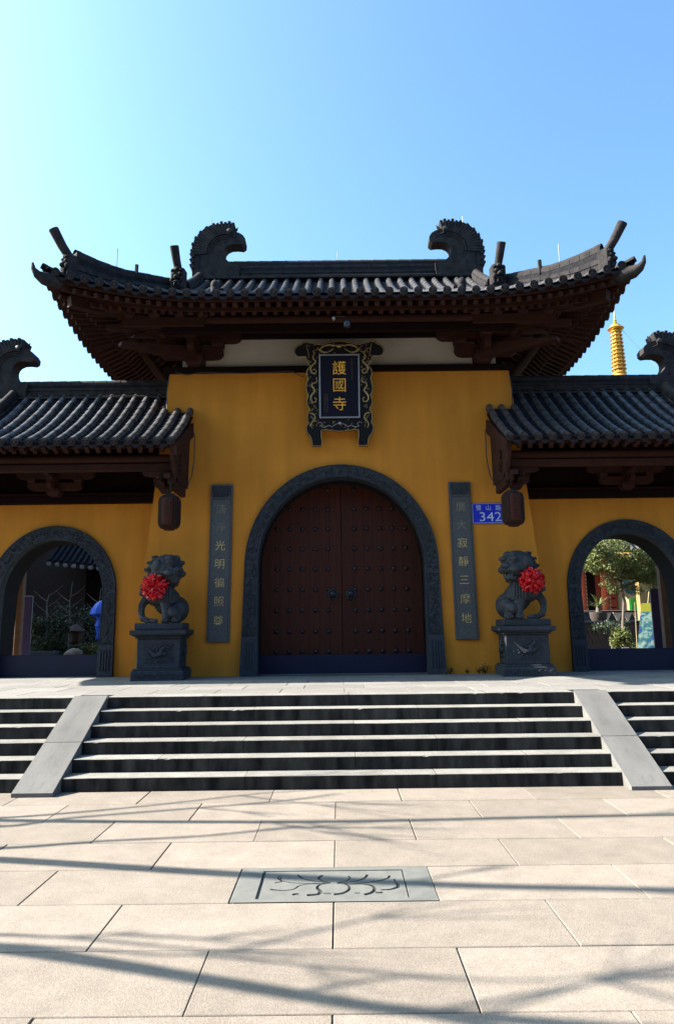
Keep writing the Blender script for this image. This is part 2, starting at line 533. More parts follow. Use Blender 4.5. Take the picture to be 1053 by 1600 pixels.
joints = {1: [-1.15, 1.0], 2: [0.1, 2.1, -2.2], 3: [-1.25, 1.1], 4: [0.1, 2.2, -2.0], 5: [-1.2, 0.95], 6: [0.05, 1.9, -1.9]}
for i in range(1, 7):
    js = sorted([-3.2] + joints[i] + [3.08])
    for a, b in zip(js[:-1], js[1:]):
        step_block(a, b, i)
    for s in (-1, 1):
        e = 3.66 if s < 0 else 3.53
        cuts = [e, e + 1.5 + 0.45 * (i % 2), e + 3.4 + 0.3 * (i % 2), e + 6.0]
        for a, b in zip(cuts[:-1], cuts[1:]):
            step_block(min(s * a, s * b), max(s * a, s * b), i)
MB().box(-9.7, 9.7, D0 + 0.25, D0 + 5 * GO + 0.4, -0.3, 0.14).build('step_core', M['grout'], stairs)
RS = 0.15 / GO
for x0, x1, nm in ((-3.655, -3.205, 'left'), (3.085, 3.525, 'right')):
    t = thing('stone_ramp', 'sloping grey stone slab dividing the steps on the %s, worn, in two lengths' % nm, 'stone ramp', ((x0 + x1) / 2, D0 - 0.2, 0))
    ya, yb = D0 - 0.232, D0 + 5 * GO + 0.01
    ym = ya + (yb - ya) * 0.47
    zz = lambda y: 0.15 + RS * (y - D0) + 0.012
    for a, b in ((ya, ym - 0.004), (ym + 0.004, yb)):
        mb = MB()
        z0 = max(zz(a), 0.03)
        mb.add([(x0, a, -0.05), (x1, a, -0.05), (x1, b, -0.05), (x0, b, -0.05), (x0, a, z0), (x1, a, z0), (x1, b, zz(b)), (x0, b, zz(b))],
               [(0, 3, 2, 1), (4, 5, 6, 7), (0, 1, 5, 4), (1, 2, 6, 5), (2, 3, 7, 6), (3, 0, 4, 7)])
        mb.build('ramp_slab', M['ramp'], t)

terr = structure('terrace')
TY = D0 + 5 * GO
MB().box(-14, 14, TY + 0.02, 17, -0.3, TZ - 0.03).build('terrace_bed', M['grout'], terr)
ty = [TY + 0.34, TY + 1.0, TY + 1.66, TY + 2.32, TY + 2.98, TY + 3.64, TY + 4.3]
for k in range(6):
    off = 0.31 * (k % 2)
    w = 0.92 
    for n_ in range(-9, 10):
        xa = n_ * w + off
        MB().bbox(xa + 0.003, xa + w - 0.003, ty[k] + 0.003, ty[k + 1] - 0.003, TZ - 0.06, TZ - random.uniform(0.0, 0.003), 0.004).build('terrace_slab', M['terrace'], terr)
MB().box(-14, 14, ty[-1] + 0.005, 17, TZ - 0.06, TZ).build('passage_paving', M['terrace'], terr)

# lotus panel set in the plaza
lt = thing('carved_floor_panel', 'grey green stone floor panel carved with an open lotus, set in the plaza paving', 'stone panel', (X0 + SX / 2, 5.17, 0))
px0, px1, py1, py0 = X0 + 0.004, X0 + SX - 0.004, row_y[4] - 0.004, row_y[5] + 0.004
def groove(pts, w0, w1, n=9):
    """tapered curved groove outline from a 2D polyline"""
    P = []
    for i in range(n + 1):
        t = i / n * (len(pts) - 1); j = min(int(t), len(pts) - 2); fr = t - j
        p0 = Vector(pts[max(j - 1, 0)]); p1 = Vector(pts[j]); p2 = Vector(pts[j + 1]); p3 = Vector(pts[min(j + 2, len(pts) - 1)])
        P.append(0.5 * ((2 * p1) + (-p0 + p2) * fr + (2 * p0 - 5 * p1 + 4 * p2 - p3) * fr ** 2 + (-p0 + 3 * p1 - 3 * p2 + p3) * fr ** 3))
    A, B = [], []
    for i, p in enumerate(P):
        d = (P[min(i + 1, n)] - P[max(i - 1, 0)]).normalized(); nn = Vector((-d.y, d.x))
        w = w0 + (w1 - w0) * i / n
        w = max(w, 0.0015)
        A.append(tuple(p + nn * w / 2)); B.append(tuple(p - nn * w / 2))
    return A + B[::-1]
# local panel coordinates: u 0..1 across, v 0..1 from near edge to far edge
PW, PH = px1 - px0, py1 - py0
def uv(u, v): return (px0 + u * PW, py0 + v * PH)
grooves = []
L_ = [
    ([(0.48, 0.503), (0.431, 0.471), (0.413, 0.382), (0.43, 0.28), (0.42, 0.197), (0.367, 0.172)], 0.008, 0.034),
    ([(0.513, 0.503), (0.557, 0.471), (0.577, 0.369), (0.563, 0.268), (0.531, 0.204), (0.499, 0.191)], 0.008, 0.032),
    ([(0.444, 0.229), (0.463, 0.217), (0.483, 0.21)], 0.01, 0.012),
    ([(0.6, 0.217), (0.627, 0.217)], 0.012, 0.012),
    ([(0.574, 0.459), (0.64, 0.471), (0.688, 0.42), (0.701, 0.318), (0.68, 0.217), (0.648, 0.172)], 0.008, 0.032),
    ([(0.704, 0.236), (0.72, 0.217), (0.739, 0.229)], 0.016, 0.026),
    ([(0.73, 0.299), (0.778, 0.306), (0.823, 0.376)], 0.012, 0.03),
    ([(0.823, 0.376), (0.818, 0.49), (0.809, 0.605)], 0.026, 0.012),
    ([(0.442, 0.478), (0.375, 0.484), (0.324, 0.446), (0.298, 0.344), (0.251, 0.312), (0.207, 0.325), (0.179, 0.35)], 0.006, 0.016),
    ([(0.296, 0.185), (0.31, 0.21), (0.325, 0.204)], 0.026, 0.02),
    ([(0.194, 0.535), (0.228, 0.567), (0.218, 0.624), (0.222, 0.701)], 0.014, 0.006),
    ([(0.305, 0.764), (0.337, 0.65), (0.396, 0.567), (0.48, 0.522)], 0.014, 0.008),
    ([(0.214, 0.752), (0.208, 0.637), (0.274, 0.535), (0.375, 0.503), (0.463, 0.51)], 0.005, 0.01),
    ([(0.437, 0.745), (0.418, 0.675), (0.431, 0.586), (0.48, 0.529)], 0.022, 0.008),
    ([(0.574, 0.713), (0.581, 0.643), (0.56, 0.567), (0.516, 0.522)], 0.012, 0.008),
    ([(0.674, 0.752), (0.653, 0.637), (0.596, 0.541), (0.518, 0.51)], 0.02, 0.008),
    ([(0.79, 0.713), (0.77, 0.618), (0.684, 0.522), (0.574, 0.49), (0.521, 0.497)], 0.018, 0.008)]
for pts, w0, w1 in L_:
    grooves.append(groove([uv(u, v) for u, v in pts], w0, w1, 16))
gx0, gx1, gy0, gy1 = px0 + PW * 0.118, px1 - PW * 0.135, py0 + PH * 0.085, py1 - PH * 0.10
# frame groove (L-shaped pieces so the panel stays one piece)
grooves.append([(gx0, gy1 - 0.016), (gx1, gy1 - 0.016), (gx1, gy1), (gx0, gy1)])
grooves.append([(gx0, gy0), (gx0 + 0.02, gy0), (gx0 + 0.02, gy1 - 0.022), (gx0, gy1 - 0.022)])
grooves.append([(gx1 - 0.008, gy0), (gx1, gy0), (gx1, gy1 - 0.022), (gx1 - 0.008, gy1 - 0.022)])
import numpy as np
NX, NY = 470, 226
gx, gy = np.meshgrid(np.linspace(px0, px1, NX + 1), np.linspace(py0, py1, NY + 1))
depth = np.zeros_like(gx)
for gq in grooves:                       # a vertex inside any groove outline is sunk
    inside = np.zeros(gx.shape, bool)
    n_ = len(gq)
    for i in range(n_):
        (xa, ya), (xb, yb) = gq[i], gq[(i + 1) % n_]
        c_ = ((ya > gy) != (yb > gy)) & (gx < (xb - xa) * (gy - ya) / ((yb - ya) if yb != ya else 1e-9) + xa)
        inside ^= c_
    depth[inside] = 0.016
vz = 0.001 - depth
me = bpy.data.meshes.new('carved_slab')
ox, oy = lt.location.x, lt.location.y
ids = np.arange((NX + 1) * (NY + 1)).reshape(NY + 1, NX + 1)
q_ = np.stack([ids[:-1, :-1], ids[:-1, 1:], ids[1:, 1:], ids[1:, :-1]], -1).reshape(-1, 4)
me.from_pydata(np.stack([gx.ravel() - ox, gy.ravel() - oy, vz.ravel()], -1).tolist(), [], q_.tolist())
me.materials.append(M['lotus'])
cs = bpy.data.objects.new('carved_slab', me); COL.objects.link(cs); cs.parent = lt
MB().box(px0, px1, py0, py1, -0.05, -0.0165).build('recess_bed', M['groove'], lt)

# ------------------------------------------------------------------ gate hall walls
YW, LEAN = 13.5, 0.05
LA = math.atan(LEAN)
TL = Matrix.Translation((0, YW, TZ)) @ Matrix.Rotation(-LA, 4, 'X')          # leaning wall frame: x, depth, height
TWG = Matrix.Translation((0, YW + 0.3, TZ)) @ Matrix.Rotation(-LA, 4, 'X')
gate = thing('temple_gate', 'tall ochre central gate hall with curved dark tiled roof and arched red doors', 'temple gate', (0, YW, TZ))
def arch_outline(cx, half, spring, rise, base, flare=0.0, n=28):
    p = [(cx + half + flare, base), (cx + half, spring)] if flare else [(cx + half, base), (cx + half, spring)]
    p += arc_pts(cx, spring, half, rise, 0, PI, n)[1:-1]
    p += [(cx - half, spring), (cx - half - flare, base)]
    return p
WH = 6.27
# wall front with battered sides, arch hole
hole = arch_outline(0.0, 1.80, 2.15, 1.95, 0.001)
outer = [(-4.10, 0), (-1.80, 0)] + [(p[0], p[1]) for p in hole[::-1]][1:-1] + [(1.80, 0), (4.10, 0), (3.60, WH), (-3.60, WH)]
MB(TL).plate(outer, [], 0, 0.45).build('wall', M['ochre'], gate)
# sides and back mass
for s in (-1, 1):
    mb = MB()
    yb = 16.3
    a = [(s * 4.098, YW + 0.4, TZ), (s * 4.098, yb, TZ), (s * 3.6, yb, TZ + WH), (s * 3.6, YW + 0.4 + LEAN * WH, TZ + WH)]
    b = [(s * 3.4, p[1], p[2]) for p in a]
    mb.add(a + b, [(0, 1, 2, 3), (7, 6, 5, 4), (0, 4, 5, 1), (1, 5, 6, 2), (2, 6, 7, 3), (3, 7, 4, 0)])
    mb.build('side_wall', M['ochre'], gate)
MB().box(-3.41, 3.41, 16.0, 16.28, TZ, TZ + WH).build('rear_wall', M['ochre'], gate)
MB().box(-3.5, 3.5, YW + 0.8, 16.2, TZ + WH - 0.2, TZ + WH - 0.01).build('ceiling', M['dark_wood'], gate)
# door leaves, recessed
def leaf_outline(s):
    pts = []
    n = 16
    cx = 0.006 * s
    half, spring, rise = 1.66, 2.12, 1.92
    A = arc_pts(0, spring, half, rise, 0 if s > 0 else PI, PI / 2, n)
    P = [(cx, 0.40), (s * half, 0.40), (s * half, spring)] + A[1:-1] + [(cx, spring + rise)]
    return P if s > 0 else P[::-1]
for s in (-1, 1):
    d = MB(TL).plate(leaf_outline(s), [], 0.585, 0.66).build('door_leaf', M['door'], gate)
    # vertical board joints: thin raised battens
    for k in range(1, 8):
        x = s * (0.05 + k * 0.205)
        zt = 2.12 + 1.92 * math.sqrt(max(0, 1 - (x / 1.66) ** 2)) - 0.03
        MB(TL).box(x - 0.002, x + 0.002, 0.583, 0.59, 0.42, zt).build('board_joint', M['dark_wood'], d)
    for r_ in range(9):
        z = 0.44 + r_ * 0.425
        for c_ in range(5):
            x = s * (0.275 + c_ * 0.267)
            if (x / 1.56) ** 2 + (max(0, z - 2.12) / 1.82) ** 2 > 1: continue
            if r_ == 0: z = 0.462
            mb = MB(TL)
            mb.lathe((x, 0.585, z), [(0.048, 0.0), (0.046, 0.012), (0.036, 0.034), (0.018, 0.046), (0.001, 0.05)], 10, '-Y')
            mb.build('door_stud', M['iron'], d, smooth=True)
    x = s * 0.185
    mb = MB(TL).lathe((x, 0.585, 1.62), [(0.115, 0), (0.118, 0.015), (0.10, 0.03), (0.085, 0.035), (0.07, 0.07), (0.03, 0.10), (0.001, 0.105)], 20, '-Y')
    for a in range(14):
        t = 2 * PI * a / 14
        mb.ball((x + 0.10 * math.cos(t), 0.565, 1.62 + 0.10 * math.sin(t)), 0.02, 6, 4)
    mb.build('door_knocker', M['iron'], d, smooth=True)
    ring = [(x + 0.07 * math.cos(t * PI / 8), 0.50 - 0.02 * math.sin(t * PI / 8), 1.53 + 0.085 * math.sin(t * PI / 8)) for t in range(17)]
    MB(TL).tube(ring, 0.010, 6).build('door_knocker_ring', M['iron'], d, smooth=True)
MB(TL).box(-0.02, 0.02, 0.66, 0.70, 0.4, 4.0).build('door_meeting_post', M['dark_wood'], gate)
MB(TL).bbox(-1.68, 1.68, 0.50, 0.62, 0.0, 0.40, 0.008).build('threshold', M['threshold'], gate)
MB(TL).box(-1.9, 1.9, -0.02, 0.5, -0.05, 0.012).build('door_step', M['stone'], gate)

def arch_frame(T, cx, ho, hi, spring, ro, ri, y0, y1, parent, vcuts, jcuts, flare=0.05, depth=0.6):
    """carved stone surround in separate stones"""
    def ring(a0, a1, n=10):
        return arc_pts(cx, spring, ho, ro, a0, a1, n) + arc_pts(cx, spring, hi, ri, a1, a0, n)
    a = [0] + [PI * v for v in vcuts] + [PI]
    for p, q in zip(a[:-1], a[1:]):
        g_ = 0.0025
        o = MB(T).plate(ring(p + g_, q - g_), [], y0, y1).build('arch_stone', M['carved'], parent)
        for rr, rz, nm in ((ho - 0.014, ro - 0.014, 'o'), (hi + 0.014, ri + 0.014, 'i')):
            pts = [(x, y0, z) for x, z in arc_pts(cx, spring, rr, rz, p + 0.01, q - 0.01, 10)]
            MB(T).tube(pts, 0.014, 5).build('edge_moulding', M['stone'], o, smooth=True)
    for s in (-1, 1):
        zc = [0.0] + jcuts + [spring]
        for k, (z0, z1) in enumerate(zip(zc[:-1], zc[1:])):
            f0 = flare * (1 - z0 / spring); f1 = flare * (1 - z1 / spring)
            base = k == 0
            P = [(cx + s * (hi - f0 * 0.3), z0), (cx + s * (ho + f0), z0), (cx + s * (ho + f1), z1 - 0.004), (cx + s * (hi - f1 * 0.3), z1 - 0.004)]
            if s < 0: P = P[::-1]
            o = MB(T).plate(P, [], y0 - (0.03 if base else 0), y1).build('jamb_stone', M['stone'] if base else M['carved'], parent)
            if base:
                for j in range(4):
                    xx = cx + s * (hi + (ho - hi) * (0.2 + 0.2 * j))
                    MB(T).bbox(xx - 0.013, xx + 0.013, y0 - 0.048, y0 - 0.028, z0 + 0.12, z1 - 0.1, 0.005).build('flute', M['stone'], o)
            else:
                for xx in (hi + 0.014, ho - 0.014):
                    MB(T).tube([(cx + s * (xx + (f0 if xx > (hi + ho) / 2 else -f0 * 0.3)), y0, z0 + 0.01), (cx + s * (xx + (f1 if xx > (hi + ho) / 2 else -f1 * 0.3)), y0, z1 - 0.012)], 0.014, 5).build('edge_moulding', M['stone'], o, smooth=True)
    rnd_a = random.Random(int(cx * 10) + 5)
    mb = MB(T)
    wd = ho - hi
    path = []
    for k in range(int(spring / 0.09)):
        z = spring * 0.30 + k * 0.09
        if z > spring: break
        path += [(-1, z), (1, z)]
    items = [(cx + sg * (hi + wd / 2 + flare * 0.35 * (1 - z / spring)), z, 0) for sg, z in path]
    na = int(PI * ho / 0.09)
    for k in range(1, na):
        a_ = PI * k / na
        items.append((cx + (hi + wd / 2) * math.cos(a_), spring + (ri + (ro - ri) / 2) * math.sin(a_), a_))
    for (x, z, a_) in items:
        for q in range(2):
            t0 = rnd_a.uniform(0, 6.28); r_ = wd * rnd_a.uniform(0.12, 0.2)
            ux = x + rnd_a.uniform(-0.22, 0.22) * wd; uz = z + rnd_a.uniform(-0.2, 0.2) * wd
            mb.tube([(ux + r_ * (1 - t / 7) * math.cos(t0 + t), y0 - 0.004, uz + r_ * (1 - t / 7) * math.sin(t0 + t)) for t in (0, 1, 2, 3, 4)], [0.006, 0.012, 0.014, 0.011, 0.005], 5)
    mb.build('scroll_carving', M['carved'], parent, kind='stuff')
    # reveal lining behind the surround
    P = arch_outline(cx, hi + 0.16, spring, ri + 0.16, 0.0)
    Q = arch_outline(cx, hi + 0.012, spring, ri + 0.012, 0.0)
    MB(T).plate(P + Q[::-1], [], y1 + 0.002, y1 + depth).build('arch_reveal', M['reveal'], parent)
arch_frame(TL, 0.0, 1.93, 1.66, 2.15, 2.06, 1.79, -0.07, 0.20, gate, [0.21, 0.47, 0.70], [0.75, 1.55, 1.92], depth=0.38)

# beam plate, white band, wall beams under the main roof
TB = TL
MB(TB).bbox(-3.72, 3.72, -0.10, 0.5, WH + 0.002, WH + 0.12, 0.01).build('wall_plate', M['dark_wood'], gate)
MB(TB).box(-3.35, 3.35, 0.05, 0.2, WH + 0.122, WH + 0.80).build('plaster_band', M['white_plaster'], gate)
MB(TB).bbox(-3.6, 3.6, -0.04, 0.3, WH + 0.802, WH + 1.0, 0.015).build('wall_beam', M['dark_wood'], gate)
MB(TB).bbox(-3.75, 3.75, -0.12, 0.3, WH + 1.003, WH + 1.22, 0.015).build('wall_beam', M['wood'], gate)
for s in (-1, 1):
    MB().box(min(s * 3.3, s * 3.5), max(s * 3.3, s * 3.5), 13.9, 16.3, 7.2, 8.5).build('upper_side_wall', M['dark_wood'], gate)
MB().box(-3.5, 3.5, 15.9, 16.2, 7.2, 8.5).build('upper_rear_wall', M['dark_wood'], gate)

# ------------------------------------------------------------------ generic hip and gable roof
class Roof:
    def __init__(s, cx, xo_l, xo_r, xg, Yf, Yr, Z0, a, b, lift, lr, bulge):
        s.cx, s.xo_l, s.xo_r, s.xg, s.Yf, s.Yr, s.Z0, s.a, s.b = cx, xo_l, xo_r, xg, Yf, Yr, Z0, a, b
        s.lift, s.lr, s.bulge = lift, lr, bulge
    def corner(s, x):
        """0..1 towards a hipped corner along x"""
        t = 0
        if s.xo_r is not None: t = max(t, (x - (s.xo_r - s.lr)) / s.lr)
        if s.xo_l is not None: t = max(t, (s.xo_l + s.lr - x) / s.lr)
        return max(0.0, min(t, 1.1))
    def z(s, x, y):
        yb = 2 * s.Yr - s.Yf
        df = y - s.Yf; db = yb - y
        d = min(df, db)
        side = 9
        if s.xo_r is not None and x > s.xg[1]: side = s.xo_r - x
        if s.xo_l is not None and x < s.xg[0]: side = x - s.xo_l
        d = max(-0.2, min(d, side))
        near = min(df, db)
        c1 = s.corner(x); c2 = max(0.0, min(1.1, (s.lr - near) / s.lr))
        return s.Z0 + s.a * d + s.b * d * abs(d) + s.lift * (c1 * c2) ** 2
    def ye(s, x):
        return s.Yf - s.bulge * s.corner(x) ** 2
    def dend(s, x):
        """how far up the front slope runs at x"""
        d = s.Yr - s.Yf
        if s.xo_r is not None and x > s.xg[1]: d = min(d, s.xo_r - x)
        if s.xo_l is not None and x < s.xg[0]: d = min(d, x - s.xo_l)
        return max(d, 0.02)

MAIN = Roof(0, -5.42, 5.42, (-3.25, 3.25), 11.66, 15.0, 7.86, 0.42, 0.058, 0.46, 3.2, 0.14)

def half_tile_mesh(r, L, name):
    """one barrel tile, along +y from 0 to L, hump up, slightly wider at the lower end"""
    P, F = [], []
    n = 8
    for y, rr in ((0, r), (0.03, r * 1.0), (L, r * 0.965)):
        for k in range(n + 1):
            t = PI * k / n
            P.append((rr * math.cos(t), y, rr * math.sin(t) * 1.05))
    for i in range(2):
        for k in range(n):
            a = i * (n + 1) + k
            F.append((a, a + n + 1, a + n + 2, a + 1)[::-1])
    F.append(tuple(range(n + 1))[::-1])
    me = bpy.data.meshes.new(name)
    me.from_pydata(P, [], F); me.materials.append(M['tile'])
    me.polygons.foreach_set('use_smooth', [True] * (len(F) - 1) + [False])
    me.set_sharp_from_angle(angle=R(50))
    return me
def disc_mesh(name, r):
    """round eave tile end with an embossed flower, facing -y, hung at the origin"""
    mb = MB()
    mb.lathe((0, 0, 0), [(r * 0.98, -0.05), (r, 0.0), (r, 0.012), (r * 0.82, 0.014), (r * 0.78, 0.004), (r * 0.36, 0.004), (r * 0.30, 0.014), (0.001, 0.018)], 18, '-Y')
    for k in range(6):
        t = k * PI / 3
        mb.ball((r * 0.56 * math.cos(t), -0.006, r * 0.56 * math.sin(t)), (r * 0.14, 0.010, r * 0.14), 6, 4)
    me = bpy.data.meshes.new(name)
    me.from_pydata([tuple(v) for v in mb.v], [], mb.f); me.materials.append(M['ridge'])
    me.polygons.foreach_set('use_smooth', [True] * len(mb.f)); me.set_sharp_from_angle(angle=R(35))
    return me
def drip_mesh(name, w, h):
    """curved drip tile between two barrel ends, facing -y"""
    n = 8; P, F = [], []
    for y in (0.0, 0.018):
        for k in range(n + 1):
            u = -1 + 2 * k / n
            P.append((u * w / 2, y, -0.05 * (1 - u * u)))
        for k in range(n + 1):
            u = -1 + 2 * k / n
            P.append((u * w / 2, y, -0.03 - (h) * (1 - abs(u) ** 1.7)))
    q = n + 1
    for k in range(n):
        F.append((k, k + 1, q + k + 1, q + k)[::-1]); F.append((2 * q + k, 2 * q + k + 1, 3 * q + k + 1, 3 * q + k))
        F.append((k, k + 1, 2 * q + k + 1, 2 * q + k)); F.append((q + k, q + k + 1, 3 * q + k + 1, 3 * q + k)[::-1])
    me = bpy.data.meshes.new(name); me.from_pydata(P, [], F); me.materials.append(M['pan'])
    return me
TILE_L = 0.30
ME_TILE = half_tile_mesh(0.072, TILE_L + 0.03, 'barrel_tile')
ME_DISC = disc_mesh('eave_tile', 0.078)
ME_DRIP = drip_mesh('drip_tile', 0.24, 0.085)

def frame_mat(o, yv, up=Vector((0, 0, 1))):
    """matrix with local +y along yv, local z as near to up as possible"""
    y = Vector(yv).normalized(); x = y.cross(up).normalized(); z = x.cross(y)
    mm = Matrix((x, y, z)).transposed().to_4x4()
    mm.translation = Vector(o)
    return mm

def roof_surface(rf, xs, ys, parent, dz=0.0, material='pan', name='pan_tiles', flip=False, stepped=0.0, kind=None):
    mb = MB(); P = []; nx, ny = len(xs), len(ys)
    for j, y in enumerate(ys):
        for x in xs:
            c = rf.corner(x)
            yb = 2 * rf.Yr - rf.Yf
            t = (y - rf.Yf) / (yb - rf.Yf)
            yy = y - rf.bulge * c * c * (1 - 2 * t) if rf.bulge else y
            P.append((x, yy, rf.z(x, y) + dz))
    F = []
    for j in range(ny - 1):
        for i in range(nx - 1):
            f = (j * nx + i, j * nx + i + 1, (j + 1) * nx + i + 1, (j + 1) * nx + i)
            F.append(f[::-1] if flip else f)
    mb.add(P, F)
    return mb.build(name, M[material], parent, kind=kind)

def lin(a, b, n): return [a + (b - a) * i / n for i in range(n + 1)]
xs = lin(-5.42, -3.26, 12) + lin(-3.24, 3.24, 20) + lin(3.26, 5.42, 12)
roof_main = roof_surface(MAIN, xs, lin(11.66, 18.34, 44), gate, 0.0, 'pan', 'roof')
roof_surface(MAIN, xs, lin(11.74, 18.26, 30), roof_main, -0.10, 'wood', 'soffit', flip=True)

def column_mb(path, r=0.072, seg=TILE_L):
    """one long run of barrel tiles along a path of points"""
    mb = MB(); n = 8
    # resample
    pts = [Vector(p) for p in path]
    L = [0]
    for a, b in zip(pts[:-1], pts[1:]): L.append(L[-1] + (b - a).length)
    def at(s_):
        s_ = min(max(s_, 0), L[-1])
        for i in range(len(L) - 1):
            if s_ <= L[i + 1] + 1e-9:
                return pts[i].lerp(pts[i + 1], (s_ - L[i]) / max(L[i + 1] - L[i], 1e-6))
        return pts[-1]
    k = 0; s0 = 0
    while s0 < L[-1] - 0.04:
        s1 = min(s0 + seg, L[-1])
        a, b = at(s0), at(s1)
        d = b - a
        fm = frame_mat(a, d)
        for (ya, ra), (yb_, rb) in (((0, r), (d.length + 0.01, r * 0.92)),):
            ring = []
            for yy, rr in ((ya, ra), (yb_, rb)):
                for q in range(n + 1):
                    t = PI * q / n
                    ring.append(fm @ Vector((rr * math.cos(t), yy, rr * math.sin(t) * 1.05)))
            F = [(q, q + n + 1, q + n + 2, q + 1)[::-1] for q in range(n)] + [tuple(range(n + 1))[::-1]]
            mb.add(ring, F)
        s0 = s1
    return mb

def eave_piece(parent, pos, out, lifttilt=0.0):
    """a barrel end disc on an eave, facing the horizontal direction out"""
    o = Vector(out).normalized()
    return inst(ME_DISC, 'eave_tile', frame_mat(pos, -o + Vector((0, 0, lifttilt))), parent)

# main roof tiles
SPC = 0.265
n_main = 40
for i in range(n_main):
    x = (i - (n_main - 1) / 2) * SPC
    de = MAIN.dend(x)
    ye = MAIN.ye(x)
    path = [(x, ye + (MAIN.Yf + de - ye) * t, MAIN.z(x, MAIN.Yf + de * t) + 0.015) for t in lin(0, 1, 10)]
    if de > 0.12:
        column_mb(path).build('tile_column', M['tile'], roof_main, smooth=50)
    eave_piece(roof_main, (x, ye - 0.005, path[0][2] + 0.005), (0, -1, 0), 0.1)
for i in range(n_main + 1):
    x = (i - n_main / 2) * SPC
    ye = MAIN.ye(x)
    inst(ME_DRIP, 'drip_tile', frame_mat((x, ye + 0.01, MAIN.z(x, MAIN.Yf) - 0.0), (0, 1, 0.0)), roof_main)
ns = 24
for s in (-1, 1):
    for i in range(ns):
        y = 11.95 + i * SPC
        de = min(2.15, y - MAIN.Yf, (18.34 - y))
        path = [(s * (5.42 - de * t), y, MAIN.z(s * (5.42 - de * t), y) + 0.015) for t in lin(0, 1, 8)]
        if de > 0.12:
            column_mb(path).build('tile_column', M['tile'], roof_main, smooth=50)
        inst(ME_DISC, 'eave_tile', frame_mat((s * 5.46, y, path[0][2] - 0.06), (-s, 0, 0.1)), roof_main)
        inst(ME_DRIP, 'drip_tile', frame_mat((s * 5.415, y + SPC / 2, MAIN.z(s * 5.42, y + SPC / 2)), (-s, 0, 0)), roof_main)
# rear slope columns (joined, behind the ridge)
mb = MB()
for i in range(n_main):
    x = (i - (n_main - 1) / 2) * SPC
    de = MAIN.dend(x)
    if de > 0.3:
        q = column_mb([(x, 18.34 - de * t, MAIN.z(x, 18.34 - de * t) + 0.015) for t in lin(0, 1, 6)], seg=0.6)
        mb.add(q.v, q.f)
mb.build('rear_tiles', M['tile'], roof_main, kind='stuff')
# gable ends
for s in (-1, 1):
    P = [(12.0 + 0.2 * 0, 0)]
    prof = [(y, MAIN.z(0, y)) for y in lin(13.6, 16.4, 14)]
    mb = MB()
    a = [(s * 3.255, y, z + 0.02) for y, z in prof]; b = [(s * 3.255, y, MAIN.z(s * 3.3, y) - 0.1) for y, z in prof]
    n = len(prof)
    mb.add(a + b, [(i, i + 1, n + i + 1, n + i) for i in range(n - 1)])
    mb.build('gable_board', M['wood'], roof_main)

# rafters: flying rafters on top, longer ones below; they fan out at the corners
def rafter_set(rf, E, off, ins0, ins1, w, dzo, name, parent, target):
    for (x, y, nx_, ny_, fan) in E:
        p0 = Vector((x - nx_ * ins0, y - ny_ * ins0, 0))
        q = Vector(target(x, y, nx_, ny_, fan))
        d = (q - Vector((x, y, 0))); d.z = 0
        d.normalize()
        if fan: p0 = Vector((x, y, 0)) + d * ins0 * 1.1
        L1 = min(ins1, ((q.xy - Vector((x, y))).length))
        p1 = Vector((x, y, 0)) + d * max(L1, ins0 + 0.15)
        for p in (p0, p1):
            p.z = rf.z(p.x, p.y) + dzo
        MB().beam(p0, p1, w, w).build(name, M['wood'], parent)
def main_target(x, y, nx_, ny_, fan):
    if not fan: return (x - nx_ * 2.2, y - ny_ * 2.2, 0)
    s = 1 if x > 0 else -1
    k = 1 if y < 15 else -1
    cy = 14.1 if k > 0 else 15.9
    # fan around the corner of the wall box
    if ny_ != 0:
        t = (abs(x) - 3.2) / 2.2
        return (s * (3.2 + 0.35 * t), cy, 0)
    t = (13.9 - y) / 2.2 if k > 0 else (y - 16.1) / 2.2
    return (s * 3.45, (14.3 - 0.35 * t) if k > 0 else (15.7 + 0.35 * t), 0)
E1, E2 = [], []
for i in range(52):
    x = (i - 25.5) * 0.203
    E1.append((x, MAIN.ye(x), 0, -1, abs(x) > 3.2))
    if i < 51:
        x2 = x + 0.1015
        E2.append((x2, MAIN.ye(x2), 0, -1, abs(x2) > 3.2))
for s in (-1, 1):
    for i in range(31):
        y = 11.9 + i * 0.203
        E1.append((s * 5.40, y, s, 0, y < 13.9 or y > 16.1))
        E2.append((s * 5.40, y + 0.1, s, 0, y < 13.9 or y > 16.1))
rafter_set(MAIN, E1, 0, 0.16, 1.15, 0.085, -0.21, 'flying_rafter', roof_main, main_target)
rafter_set(MAIN, E2, 0, 0.62, 2.5, 0.085, -0.36, 'rafter', roof_main, main_target)
